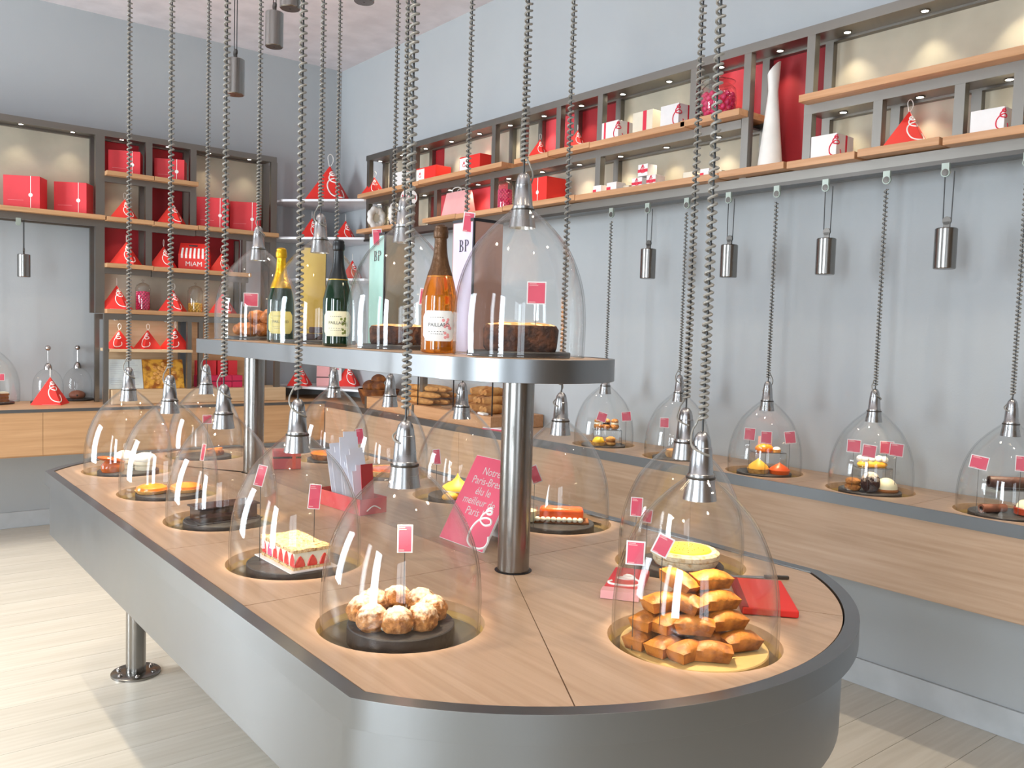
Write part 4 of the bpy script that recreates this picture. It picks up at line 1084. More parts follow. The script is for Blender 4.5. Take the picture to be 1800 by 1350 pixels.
# candy jars
def jar(x, y, z, r, h, candy, label, pile=.6, bowl=False):
    t = thing('candy_jar', label, 'jar', (x, y, z), 0, 'glass candy jars')
    pr_ = [(r*.8, 0), (r*.95, .006), (r, h*.2), (r, h*.72), (r*.8, h*.8)] if not bowl else [(r*.6, 0), (r*.9, h*.15), (r, h*.4), (r*.92, h*.65), (r*.7, h*.74)]
    MB().lathe(pr_, 26, cap0=True).build('jar_body', 'jar_glass', t, True)
    l = MB().lathe([(r*.86, h*.79), (r*.9, h*.81), (r*.5, h*.87), (r*.12, h*.9), (r*.1, h*.92), (r*.2, h*.96), (r*.12, h), (.001, h)], 22).build('lid', 'jar_glass', t, True)
    mb = MB(); rr = r*.15
    rings = int(h*pile/(rr*1.55))
    for i in range(rings):
        zz = rr+i*rr*1.55
        for k in range(12):
            a = 2*PI*k/12+i*.26; q = r*.95*(1 if not bowl else min(1, .68+zz/h))-rr*1.15
            mb.ell(rr, rr, rr, 8, 6, (q*math.cos(a), q*math.sin(a), zz))
    for k in range(8):
        a = 2*PI*k/8; mb.ell(rr, rr, rr, 8, 6, (r*.4*math.cos(a), r*.4*math.sin(a), rings*rr*1.55))
    mb.build('candies', candy, t, True)['kind'] = 'stuff'
    return t
x = solX(251, 6.58, zr4); jar(x, 6.58, zr4, .052, .225, 'candy_pink', 'glass jar of pink candies on the back shelving')
x = solX(343, 6.58, zr4); jar(x, 6.58, zr4, .056, .225, 'candy_yellow', 'glass jar of yellow candies on the back shelving', .34)
y = solY(1261, 3.32, UZ); jar(3.32, y, UZ+.004, .088, .225, 'candy_pink', 'wide round glass jar of pink candies on the upper right shelf', .55, True)
y = solY(887, 3.29, LZ); jar(3.29, y, LZ+.005, .05, .188, 'candy_pink', 'tall glass jar of pink candies before the post of the right shelving', .62)
# far glass jar of candies standing on the counter behind the raised shelf
y = solY(748, 3.2, 1.4)

# shopping bag, round sign and flower-shaped pieces on the far right shelf
y1, y2 = solY(822, 3.27, LZ), solY(777, 3.27, LZ)
t = thing('shopping_bag', 'pale pink paper shopping bag with white handles on the lower right shelf', 'bag', (3.25, (y1+y2)/2, LZ+.001), -PI/2)
w = (y2-y1)*.9; h = .168
MB().add([(-w/2, 0, 0), (w/2, 0, 0), (w/2, .1, 0), (-w/2, .1, 0), (-w/2*.86, .03, h), (w/2*.86, .03, h), (w/2*.86, .075, h), (-w/2*.86, .075, h)], [(3, 2, 1, 0), (0, 1, 5, 4), (1, 2, 6, 5), (2, 3, 7, 6), (3, 0, 4, 7), (4, 5, 6, 7)]).build('bag_body', 'pink_card', t)
for d in (.032, .073):
    MB().tube(catmull([(-w*.2, d, h-.02), (-w*.17, d, h+.018), (0, d, h+.028), (w*.17, d, h+.018), (w*.2, d, h-.02)], 4), .003, 5).build('handle', 'white_print', t, True)
y = solY(721, 3.2, 2.4); z = solZ(347, 3.2, y)
t = thing('round_sign', 'round white sign hanging from the upper shelf edge with red lettering', 'sign', (3.19, y, z), facing(3.19, y))
R_ = Matrix.Rotation(PI/2, 3, 'X')
MB().lathe([(.058, -.002), (.058, .002)], 36, M=R_, cap0=True, cap1=True).build('disc', 'white_card', t)
tm = text_mesh('MiAM', .042, 'red_print', 'CENTER'); link('lettering', tm, t, (0, -.003, -.014), (PI/2, 0, 0))
MB().tube([(0, 0, .056), (0, .002, UZ-.03-z)], .0012, 5).build('thread', 'white_print', t)
for px, lab, tn in ((661, 'white flower-shaped ceramic ring standing on the lower right shelf', .5), (693, 'white scalloped ceramic piece beside the flower-shaped ring', 1.1)):
    y = solY(px, 3.3, LZ); t = thing('flower_ring', lab, 'ornament', (3.3, y, LZ+.004), facing(3.3, y)+tn, 'white flower ornaments')
    N = 60; v = []; M_ = 12
    for i in range(N):
        a = 2*PI*i/N; R = .057+.008*abs(math.sin(a*4)); r = .026
        for k in range(M_):
            b = 2*PI*k/M_; q = R + r*math.cos(b)*(1+.1*abs(math.sin(a*4))); v.append((q*math.cos(a)*.86, .022*math.sin(b), .0925+q*math.sin(a)))
    f = [(i*M_+k, i*M_+(k+1) % M_, ((i+1) % N)*M_+(k+1) % M_, ((i+1) % N)*M_+k) for i in range(N) for k in range(M_)]
    zm = min(p[2] for p in v); v = [(a, b, c-zm) for a, b, c in v]
    MB().add(v, f).build('ring', 'ceramic', t, True)
    MB().lathe([(.05, -.003), (.05, .003)], 24, (0, .008, .0925-zm), R_, True, True).build('centre', 'cream_card', t)

# striped carry box
x = solX(339, 6.56, zr3); w = 51*depth(x, 6.56, zr3)/F_PX
t = thing('carry_box', 'red carry box with white striped awning print and handwritten lettering', 'gift box', (x, 6.54, zr3-.004+.001), facing(x, 6.54)-.12)
h = .2
MB().add([(-w/2, 0, 0), (w/2, 0, 0), (w/2, .12, 0), (-w/2, .12, 0), (-w/2, 0, h*.55), (w/2, 0, h*.55), (w/2, .12, h*.55), (-w/2, .12, h*.55), (-w*.46, .05, h), (w*.46, .05, h), (w*.46, .07, h), (-w*.46, .07, h)],
    [(3, 2, 1, 0), (0, 1, 5, 4), (1, 2, 6, 5), (2, 3, 7, 6), (3, 0, 4, 7), (4, 5, 9, 8), (5, 6, 10, 9), (6, 7, 11, 10), (7, 4, 8, 11), (8, 9, 10, 11)]).build('box', 'red_card', t)
for k in range(7):
    xa = -w*.42+k*w*.135; s_ = .93
    MB().add([(xa, -.001, h*.42), (xa+w*.065, -.001, h*.42), (xa+w*.065, -.001, h*.55), (xa, -.001, h*.55), ((xa+w*.065)*s_, .049, h*.985), (xa*s_, .049, h*.985)], [(0, 1, 2, 3), (3, 2, 4, 5)]).build('stripe', 'white_print', t)
MB().box(-w*.18, w*.1, .036, .042, h*.86, h*.93).build('handle_slot', 'choc', t)
link('lettering', text_mesh('MiAM', .05, 'white_print', 'CENTER'), t, (0, -.001, h*.13), (PI/2, 0, 0))

# cook book standing open on the cabinet plinth
xl, xm, xr = lx(194, 655), lx(257, 655), lx(329, 655); zb = zp
t = thing('cook_book', 'open cook book showing a page of text and a golden fruit tart photo', 'book', (xm, LY+.06, zb+.001))
hB = .215
def page(name, xa, xb, mat):
    T = Matrix.Rotation(-.28, 4, 'X')
    MB().box(xa, xb, -.004, .008, 0, hB, T).build(name, mat, t)
page('text_page', xl-xm, -.002, 'photo_page'); page('photo_page', .002, xr-xm, 'photo_pie')
T = Matrix.Rotation(-.28, 4, 'X')
m = MB()
for k in range(11): m.box(xl-xm+.02, -.03-.02*(k % 3), -.0052, -.004, .03+k*.0155, .0325+k*.0155, T)
m.build('printed_lines', 'baseboard', t)['kind'] = 'stuff'
pie = MB()
for k in range(26):
    a = k*2.4; r = .012+.0032*k; pie.ell(.019, .013, .0035, 10, 6, M=T @ Matrix.Translation(((xr-xm)*.52+r*math.cos(a)*.9, -.0045, .105+r*math.sin(a))) @ Matrix.Rotation(PI/2, 4, 'X') @ Matrix.Rotation(a, 4, 'Z'))
pie.build('apple_slices', 'pastry', t, True)['kind'] = 'stuff'
# magenta boxes in the right bay of the cabinet
x0_, x1_ = lx(356), lx(432)
for k in range(4):
    w = (x1_-x0_)/4-.004
    t = thing('magenta_box', 'magenta gift box in the right cabinet bay, %s' % ('leftmost', 'second from the left', 'third from the left', 'rightmost')[k], 'gift box', (x0_+w/2+k*(w+.004), LY+.05, zp+.001), 0, 'magenta boxes in the cabinet')
    MB().box(-w/2, w/2, 0, .14, 0, .09).build('box', 'magenta_card', t, bevel=.002)
    MB().box(-w/2, w/2, -.001, 0, .045, .05).build('ribbon', 'black_card', t)
    MB().box(-w/2+.004, w/2-.004, .1, .14, .09, .2).build('box_lid', 'red_box', t)

# boxes on the lowest corner shelf
for px, mt, lab in ((560, 'pink_card', 'pale pink box with dark band on the lowest corner shelf'), (581, 'white_card', 'white box with red ring print on the lowest corner shelf')):
    x = solX(px, 6.5, zc4); t = thing('shelf_box', lab, 'gift box', (x, 6.42, zc4+.001), facing(x, 6.5))
    MB().box(-.052, .052, 0, .1, 0, .17).build('box', mt, t, bevel=.002)
    if mt == 'pink_card': MB().box(-.052, .052, -.001, 0, .07, .078).build('band', 'ink', t)
    else: MB().tube(catmull([(.03, -.001, .06), (-.02, -.001, .05), (-.04, -.001, .09), (-.02, -.001, .14), (.03, -.001, .14)], 5), .004, 5).build('ring_print', 'red_print', t)

# ================================================================== raised shelf goods
def bottle(x, y, glass, foil, lab_mat, label, text, line, foil_to=.19, print_=None):
    t = thing('champagne_bottle', label, 'bottle', (x, y, SZ), facing(x, y), 'champagne bottles')
    pr_ = [(.038, 0), (.0435, .004), (.0445, .02), (.0445, .125), (.042, .15), (.034, .185), (.024, .215), (.018, .24), (.0155, .262), (.0145, .285)]
    pr_ = [(p.x, p.y) for p in catmull([(a, b, 0) for a, b in pr_], 4)]
    MB().lathe(pr_, 36, cap0=True).build('bottle_glass', glass, t, True)
    fp = [(r+.0006, z) for r, z in pr_ if z >= foil_to]
    MB().lathe(fp+[(.0165, .286), (.0185, .29), (.0185, .304), (.0165, .308), (.0168, .314), (.012, .319), (.001, .321)], 32).build('foil', foil, t, True)
    r0 = [r for r, z in pr_ if z >= foil_to][0]
    MB().lathe([(r0+.0012, foil_to-.002), (r0+.0008, foil_to+.001)], 32).build('foil_line', line, t, True)
    # label wrapped round the front with clipped corners
    v = []; f = []; n = 20; half = 1.02
    for i in range(n+1):
        a = -PI/2-half+2*half*i/n; e = max(0, (abs(i/n-.5)-.38)/.12)*.014
        for z in (.03+e, .105-e): v.append((.0449*math.cos(a), .0449*math.sin(a), z))
    for i in range(n): f.append((2*i, 2*i+2, 2*i+3, 2*i+1))
    lo_ = MB().add(v, f).build('label', lab_mat, t, True)
    tm = text_mesh(text, .0125, 'ink', 'CENTER', ext=.0)
    for vv in tm.vertices:
        a = -PI/2+vv.co.x/.0452; z = vv.co.y; vv.co = (.0454*math.cos(a), .0454*math.sin(a), .066+z)
    link('label_lettering', tm, lo_)
    m = MB()
    for zz, l in ((.088, .018), (.053, .022), (.047, .016)):
        for i in range(6):
            a = -PI/2-.1+(i-3)*l/.0452/3; m.add([(.0453*math.cos(a), .0453*math.sin(a), zz), (.0453*math.cos(a+.08), .0453*math.sin(a+.08), zz), (.0453*math.cos(a+.08), .0453*math.sin(a+.08), zz+.0014), (.0453*math.cos(a), .0453*math.sin(a), zz+.0014)], [(0, 1, 2, 3)])
    m.build('small_print', 'steel_dark', lo_)['kind'] = 'stuff'
    if print_:
        m = MB(); rnd = random.Random(3)
        for i in range(14):
            a = -PI/2+.38+rnd.uniform(-.14, .3); zz = rnd.uniform(.038, .09); m.ell(.0006, .004, .004, 8, 6, (.0449*math.cos(a), .0449*math.sin(a), zz), M=Matrix.Rotation(a, 3, 'Z'))
        m.build('floral_print', print_, lo_)
    return t
xb = 1.195
bottle(xb, solY(493, xb, SZ+.05), 'green_glass', 'gold_foil', 'yellow_label', 'dark green champagne bottle with gold foil neck and yellow label', 'PAILLARD', 'gold_foil', .185)
bottle(xb, solY(593, xb, SZ+.05), 'green_glass', 'black_foil', 'cream_label', 'dark green champagne bottle with black neck and cream label', 'PAILLARD', 'gold_line', .2, 'leaf_print')
bottle(xb, solY(771, xb, SZ+.05), 'amber_glass', 'bronze_foil', 'pale_label', 'amber champagne bottle with bronze foil neck and white label', 'PAILLARD', 'gold_line', .19, 'rose_print')
def BP(parent, M, s):
    """serif initials drawn as solid shapes"""
    def half(cx, cz, rx, rz):
        o = [(cx+rx*math.sin(PI*k/10), cz+rz*math.cos(PI*k/10)) for k in range(11)]; i_ = [(cx+(rx-.13)*math.sin(PI*k/10), cz+(rz-.05)*math.cos(PI*k/10)) for k in range(11)]
        v = [M @ Vector((a*s, -.0006, b*s)) for a, b in o+i_]; return v, [(k, k+1, 12+k, 11+k) for k in range(10)]
    m = MB()
    def rect(a, b, c, d): m.add([M @ Vector((x*s, -.0006, z*s)) for x, z in ((a, c), (b, c), (b, d), (a, d))], [(0, 1, 2, 3)])
    for off in (0, .78):
        rect(off+.08, off+.22, 0, 1); rect(off, off+.3, 0, .045); rect(off, off+.3, .955, 1)
    m.add(*half(.26, .75, .30, .25)); m.add(*half(.26, .26, .36, .26)); m.add(*half(1.04, .73, .34, .27))
    rect(.2, .3, .48, .52)
    m.build('initials', 'ink', parent)
def gift_tall(pc, x, front, side, label, h, w=.1, bp=True):
    y = solY(pc, x, SZ+.1)
    t = thing('tall_gift_box', label, 'gift box', (x, y, SZ), 0, 'tall gift boxes')
    MB().box(.0005, w, .0005, w, 0, h).build('box', side, t)
    MB().add([(0, w-.004, 0), (0, .005, 0), (0, .005, h-.008), (0, w-.004, h-.008)], [(0, 1, 2, 3)]).build('front_face', front, t)
    MB().box(-.0012, w+.0008, -.0008, w+.0008, h-.006, h+.002).build('lid_edge', 'black_card', t)
    MB().box(-.0012, .004, -.0012, .004, 0, h-.006).build('corner_edge', 'black_card', t)
    if bp: BP(t, Matrix.Translation((-.0008, w*.66, h*.76)) @ Matrix.Rotation(-PI/2, 4, 'Z'), .032)
    return t, y
gift_tall(674, 1.365, 'mint_box', 'grey_box', 'tall mint green gift box with black edges and serif initials', .358)
tl, yl = gift_tall(829, 1.365, 'lilac_box', 'rosewood_box', 'tall lilac gift box with black edges, serif initials and brown side', .362)
y = solY(556, 1.40, SZ+.1)
t = thing('tall_gift_box', 'tall yellow gift box with black lid behind the green bottle', 'gift box', (1.385, y, SZ), facing(1.385, y), 'tall gift boxes')
MB().box(-.046, .046, 0, .085, 0, .345).build('box', 'yellow_box', t, bevel=.001); MB().box(-.047, .047, -.001, .086, .345, .355).build('lid_edge', 'black_card', t)
MB().box(.0445, .0468, -.0012, .086, 0, .345).build('corner_edge', 'black_card', t)
link('lettering', text_mesh('BRUNO PAILLARD', .0095, 'grey_box', 'CENTER'), t, (0, -.0012, .042), (PI/2, 0, 0))
def tag_on(px, py, X, Y, wpx, hpx, label, roll):
    d_ = depth(X, Y, 1.7); z = solZ(py, X, Y); s = d_/F_PX
    return price_tag(X, Y, z-hpx*s/2, z, wpx*s, hpx*s, label, roll=roll, pin=False)
yq = solY(664, 1.362, 1.74); tag_on(664, 417, 1.36, yq, 17, 29, 'pink price tag clipped to the top of the mint green box', -.1)
yq = solY(824, 1.362, 1.74); tag_on(824, 391, 1.36, yq, 20, 36, 'pink price tag clipped to the top corner of the lilac box', .1)

# cakes under the raised shelf cloches
def loaf(x, y, z, rz, L_, B_, H_, label, mat, top, name='loaf_cake', seed=1):
    t = thing(name, label, 'cake', (x, y, z), rz)
    m = MB(); n = 40; v = []; lev = [(0, .95), (.15, 1.0), (.85, 1.02), (1.0, .96)]
    for s, k in lev:
        for i in range(n):
            a = 2*PI*i/n; cx = abs(math.cos(a))**.45*(1 if math.cos(a) > 0 else -1); cy = abs(math.sin(a))**.45*(1 if math.sin(a) > 0 else -1)
            w_ = 1+.06*noise.noise(Vector((cx*2, cy*2, s*2+seed)))+.02*noise.noise(Vector((cx*9, cy*9, s*5+seed)))
            v.append((cx*L_*k*w_, cy*B_*k*w_, s*H_))
    f = [(i*n+k, i*n+(k+1) % n, (i+1)*n+(k+1) % n, (i+1)*n+k) for i in range(len(lev)-1) for k in range(n)]+[tuple(range(n))[::-1]]
    m.add(v, f).build('cake_body', mat, t, 70)
    tp = MB(); rows = 6; vv = [(0, 0, H_+.006)]
    for j in range(1, rows+1):
        for i in range(n):
            b = v[3*n+i]; q = j/rows; vv.append((b[0]*q*1.01, b[1]*q*1.01, H_+.006*(1-q**4)+.004*noise.noise(Vector((b[0]*q*60, b[1]*q*60, seed)))))
    ff = [(0, 1+i, 1+(i+1) % n) for i in range(n)]+[(1+(j-1)*n+i, 1+j*n+i, 1+j*n+(i+1) % n, 1+(j-1)*n+(i+1) % n) for j in range(1, rows) for i in range(n)]
    tp.add(vv, ff).build('cake_top', top, t, True)
    return t
loaf(SH[0][0]+.005, SH[0][1]-.0, SP, -.66, .088, .055, .062, 'tall dark loaf cake with pale nut top at the end of the raised shelf', 'cake_dark', 'cake_top')
loaf(SH[1][0], SH[1][1], SP, -.6, .09, .06, .052, 'low dark cake with sugared top on the raised shelf', 'cake_dark', 'cake_top', seed=4)
for dx, dz, lab in ((-.035, 0, 'lower left'), (.03, 0, 'lower right'), (.002, .0225, 'upper')):
    o = MB().box(-.03, .03, -.03, .03, 0, .021).build('brownie', 'choc_matte', None, bevel=.003); o.location = (SH[2][0]+dx*.78, SH[2][1]-dx*.62, SP+dz); o.rotation_euler = (0, 0, -.6); tag(o, 'dark brownie square behind the green bottle, %s of three' % lab, 'cake', 'brownies')
x, y = SH[3]
for k, (dx, dy, dz, s, lab) in enumerate(((-.062, .01, 0, .9, 'leftmost'), (-.018, .03, 0, 1.05, 'second from the left'), (.03, .03, 0, 1, 'third from the left'), (.07, .03, 0, 1, 'rightmost'), (0, .01, .05, 1, 'upper left'), (.048, .015, .05, 1.05, 'upper right'))):
    p = Vector((x, y, SP+dz)) + FR*dx - FV*dy
    o = MB().ell(.030*s, .036*s, .028*s, 30, 20, (0, 0, .026), .2, 60, -.9, k).build('brioche_roll', 'brioche', None, True)
    o.location = p; o.rotation_euler = (0, 0, k*1.1); tag(o, 'glazed brown brioche roll under the far shelf cloche, '+lab, 'bread', 'brioche rolls')
tag_d(943, 515, 2.0, SP, 'pink price tag standing behind the tall dark loaf cake', 34, 40)
tag_d(441, 527, 3.2, SP, 'pink price tag standing over the brioche rolls', 25, 24)
tag_d(747, 522, 2.33, SP, 'pink price tag behind the amber bottle', 20, 30, roll=.1)

# ================================================================== goods on the table top
# leaning pink sign
t = thing('pink_sign', 'pink sign with white French lettering leaning back by the near column', 'sign', (1.338, 1.88, TT+.001))
TH = math.radians(29); SW, SHh = .205, .258
Bs = Matrix(((0, -math.cos(TH), math.sin(TH)), (-1, 0, 0), (0, math.sin(TH), math.cos(TH)))).to_4x4()   # local x -> -y world, y -> normal side, z -> up along the card
Bs = Matrix(((0, math.cos(TH), math.sin(TH)), (-1, 0, 0), (0, -math.sin(TH), math.cos(TH)))).to_4x4()
def cardp(mb, name, mat, par): return mb.build(name, mat, par)
m = MB(); m.box(-SW/2, SW/2, 0, .006, 0, SHh, Bs); card = m.build('board', 'white_card', t)
MB().box(-SW/2+.001, SW/2-.001, -.0006, 0, .001, SHh-.001, Bs).build('pink_face', 'pink_print', card)
tm = text_mesh('Notre\nParis-Brest\nélu le\nmeilleur de\nParis !', .0325, 'white_print', 'CENTER', .92)
for vv in tm.vertices: vv.co = Bs @ Vector((vv.co.x, -.001, SHh-.052+vv.co.y))
link('lettering', tm, card)
logo_tube(lambda u, v: Bs @ Vector((SW*.30+u, -.001, .006+v)), .115, 'white_print', 'emblem', card, .0034)
MB().box(-.004, .004, -.05, .05, 0, .12, Matrix.Translation((.145, 0, .0)) @ Matrix.Rotation(-.35, 4, 'Y')).build('easel_leg', 'white_card', t)
# red tray with paper sleeves
t = thing('paper_tray', 'open red tray holding white paper sleeves in the middle of the table', 'tray', (1.315, 2.47, TT+.001), .1)
tw, tl_, th = .05, .13, .05
MB().box(-tw, tw, -tl_, tl_, 0, .003).build('tray_floor', 'tray_red', t)
for a, b, c, d in ((-tw, -tw+.003, -tl_, tl_), (tw-.003, tw, -tl_, tl_), (-tw, tw, -tl_, -tl_+.003), (-tw, tw, tl_-.003, tl_)): MB().box(a, b, c, d, .003, th).build('tray_side', 'tray_red', t)
MB().tube(catmull([(-.026, -.1305-.0005, .012), (0, -.1308, .026), (.026, -.1308, .014)], 5), .002, 5).build('print_mark', 'white_print', t)
for k in range(8):
    hh = .13+.05*(k % 3 == 1)+.045*(k in (4, 5)); ww = .035
    o = MB().box(-ww, ww, -.0006, .0006, 0, hh).box(-ww*.55, ww*.9, -.0008, .0008, hh, hh+.018).build('paper_sleeve', 'paper_white')
    o.location = (1.317+.006*math.sin(k*2), 2.375+k*.024, TT+.005); o.rotation_euler = (-.2-.03*(k % 2), .04*math.sin(k*5), .1+.06*math.sin(k*3))
    tag(o, 'white paper sleeve in the red tray, %s from the front' % ('first', 'second', 'third', 'fourth', 'fifth', 'sixth', 'seventh', 'eighth')[k], 'paper', 'paper sleeves in the red tray')
o = MB().box(-.03, .03, -.0006, .0006, 0, .15).build('red_leaflet', 'tray_red'); o.location = (1.325, 2.366, TT+.005); o.rotation_euler = (-.12, .05, .4); tag(o, 'red leaflet at the front of the red tray', 'leaflet')
# red booklets by the financiers
t = thing('paper_bag', 'red folded paper bag with white emblem lying left of the financiers', 'paper bag', (1.44, 1.352, TT+.001), .62)
MB().box(-.105, .1, -.042, .042, 0, .018).build('bag', 'red_box', t, bevel=.004); MB().box(-.1055, -.075, -.0425, .0425, -.0, .0185).build('white_end', 'pink_card', t)
logo_tube(lambda u, v: Vector((-.055+v, u, .0186)), .09, 'white_print', 'emblem', t, .003)
t = thing('paper_bag', 'plain red folded paper bag lying right of the financiers', 'paper bag', (1.63, 1.112, TT+.001), .75)
MB().box(-.115, .115, -.058, .058, 0, .016).build('bag', 'red_card', t, bevel=.003); MB().box(-.113, .113, .045, .0585, .0, .017).build('fold', 'red_panel', t)
t = thing('cake_server', 'thin steel cake server lying behind the financiers', 'cutlery', (1.775, 1.222, TT+.001), -.72)
MB().box(-.075, .01, -.008, .008, .0, .003).build('blade', 'steel_bright', t, bevel=.001); MB().box(.01, .07, -.005, .005, 0, .008).build('handle', 'steel_dark', t, bevel=.002)
# small red box by the far column
t = thing('red_packet', 'small red box with dark ribbon near the far column', 'gift box', (1.46, 3.30, TT+.001), -.35)
MB().box(-.055, .055, -.04, .04, 0, .075).build('box', 'tray_red', t, bevel=.002); MB().box(-.056, .056, -.0412, .0412, .044, .052).build('ribbon', 'choc', t); MB().box(.02, .034, -.0415, .0415, 0, .0765).build('ribbon', 'red_card', t)

# ================================================================== right wall cloche pastries
def off(w, r, d, z=PT): x, y = WELL_W[w]; p = Vector((x, y, z)) + FR*r - FV*d; return p
def stand(w, r, d, wd, h, label):
    p = off(w, r, d); t = thing('acrylic_stand', label, 'stand', p, -_yaw, 'acrylic stands')
    MB().box(-wd, wd, -.045, .045, h-.004, h).build('stand_top', 'jar_glass', t)
    for s in (-1, 1): MB().box(s*wd-.002, s*wd+.002, -.045, .045, 0, h-.004).build('stand_leg', 'jar_glass', t)
    return p.z+h
def small(name, label, cat, p, rz, parts, group=None):
    t = thing(name, label, cat, p, rz, group)
    for nm, mb, mt in parts: mb.build(nm, mt, t, True)
    return t
cone = lambda r, h0, h: MB().lathe([(r, h0), (r*.9, h0+h*.25), (r*.5, h0+h*.6), (r*.2, h0+h*.82), (.001, h0+h)], 28)
shell = lambda r, h: MB().lathe([(r*.88, 0), (r, h), (r*.94, h)], 28, cap0=True)
# nearest: chocolate rolls
zt_ = stand(0, .035, -.02, .075, .085, 'clear acrylic stand carrying the upper chocolate roll')
def roll(p, rz, L_, r, label, mat):
    t = thing('chocolate_roll', label, 'pastry', p, rz, 'chocolate rolls'); M_ = Matrix.Rotation(PI/2, 3, 'Y')
    MB().lathe([(r*.55, -L_), (r, -L_), (r, L_), (r*.55, L_)], 26, (0, 0, r), M_).build('roll', mat, t, True)
    MB().lathe([(r*.54, -L_+.004), (r*.54, L_-.004)], 18, (0, 0, r), M_, True, True).build('roll_filling', 'choc', t, True)
roll(off(0, .035, -.02, zt_+.0005), -_yaw-.1, .085, .02, 'long dark chocolate roll on the upper tier by the right wall', 'choc_matte')
roll(off(0, -.045, .0), -_yaw+.25, .05, .015, 'short milk chocolate roll on the slate beside the red pot', 'choc_milk')
t = thing('cream_pot', 'red clay pot heaped with pale cream at the right edge', 'pot', off(0, .055, .035))
MB().lathe([(.030, 0), (.040, .004), (.042, .026), (.039, .028)], 30, cap0=True).build('pot', 'terracotta', t, True); MB().ell(.036, .036, .028, 22, 10, (0, 0, .028), .12, 50, -.3, 2).build('cream_heap', 'ivory', t, True)
tag_d(1721, 813, 2.95, PT, 'pink price tag left of the upper chocolate roll', 29, 24, roll=.16); tag_d(1795, 815, 2.95, PT, 'pink price tag cut by the right edge of the picture', 18, 28)
# second
zt_ = stand(1, .03, -.06, .065, .085, 'clear acrylic stand carrying the cream-topped tart')
t = thing('cream_tart', 'golden oblong tart topped with piped white cream on the upper tier', 'tart', off(1, .03, -.06, zt_+.0005), -_yaw)
MB().ell(.062, .03, .02, 26, 10, (0, 0, .008), .03, 40, -.4, 1).build('tart_base', 'meringue', t, True)
m = MB()
for k in range(8): m.ell(.016, .016, .014, 12, 8, (-.045+k*.0128, -.008 if k % 2 else .01, .03))
m.build('piped_cream', 'cream_white', t, True)
small('chocolate_ball', 'chocolate ball cake dusted with sugar on the slate', 'cake', off(1, -.018, .045), 0, [('ball', MB().ell(.036, .036, .042, 24, 16, (0, 0, .037), .04, 60, -.88, 3), 'choc_sugar')])
small('dome_cake', 'smooth white dome cake on a biscuit base', 'cake', off(1, .052, .03), 0, [('biscuit', MB().lathe([(.044, 0), (.047, .006), (.045, .012)], 32, cap0=True, cap1=True), 'cake_brown'), ('dome', MB().ell(.042, .042, .042, 30, 16, (0, 0, .012), 0, 1, -.02), 'ivory')])
small('choux_bun', 'small brown choux bun left of the chocolate ball', 'pastry', off(1, -.075, .015), 0, [('lower_bun', MB().ell(.032, .032, .018, 20, 10, (0, 0, .012), .12, 60, -.6, 5), 'chou'), ('upper_bun', MB().ell(.03, .03, .016, 20, 10, (0, 0, .034), .12, 60, -.6, 8), 'chou')])
for px, py, d_, r_, lab in ((1501, 784, 3.36, .02, 'pink price tag, leftmost of four over the white dome'), (1528, 793, 3.3, .1, 'pink price tag, second of four over the white dome, tilted'), (1559, 787, 3.38, .0, 'pink price tag, third of four, tucked behind its neighbour'), (1576, 791, 3.34, .06, 'pink price tag, rightmost of four over the white dome')):
    tag_d(px, py, d_, PT, lab, 23, 23, roll=r_)
# third
small('cone_tart', 'yellow peaked tart on the slate by the right wall', 'tart', off(2, -.035, .03), 0, [('tart_shell', shell(.048, .02), 'pastry'), ('peak', cone(.046, .019, .045), 'meringue')], 'cone tarts')
small('cone_tart', 'orange peaked tart on the slate by the right wall', 'tart', off(2, .055, .045), 0, [('tart_shell', shell(.046, .018), 'orange_deep'), ('peak', cone(.044, .017, .032), 'orange_deep')], 'cone tarts')
zt_ = stand(2, .03, -.05, .07, .085, 'clear acrylic stand carrying the orange cake and pink card box')
small('orange_cake', 'oblong orange cake on the upper tier', 'cake', off(2, .012, -.045, zt_+.0005), -_yaw, [('cake_body', MB().ell(.042, .028, .022, 22, 10, (0, 0, .012), .06, 40, -.5, 4), 'orange_glaze')])
t = thing('pink_card_box', 'small pink card box behind the orange cake', 'gift box', off(2, .035, -.085, zt_+.0005), -_yaw+.4)
MB().box(-.028, .028, -.0, .03, 0, .062).build('box', 'salmon_card', t, bevel=.001); MB().box(-.02, .02, -.0008, 0, .01, .052).build('print_panel', 'coral_panel', t)
small('cream_tartlet', 'small white cream tartlet right of the orange cake', 'tart', off(2, .062, -.03, zt_+.0005), 0, [('tart_shell', shell(.02, .012), 'pastry'), ('cream', MB().ell(.018, .018, .012, 14, 8, (0, 0, .012)), 'cream_white')])
for px, py, d_, r_, lab in ((1318, 763, 3.74, .05, 'pink price tag, leftmost over the cone tarts'), (1347, 769, 3.68, .02, 'pink price tag, middle over the cone tarts'), (1389, 769, 3.72, -.16, 'pink price tag, rightmost over the cone tarts, tilted')):
    tag_d(px, py, d_, PT, lab, 19, 22, roll=r_)
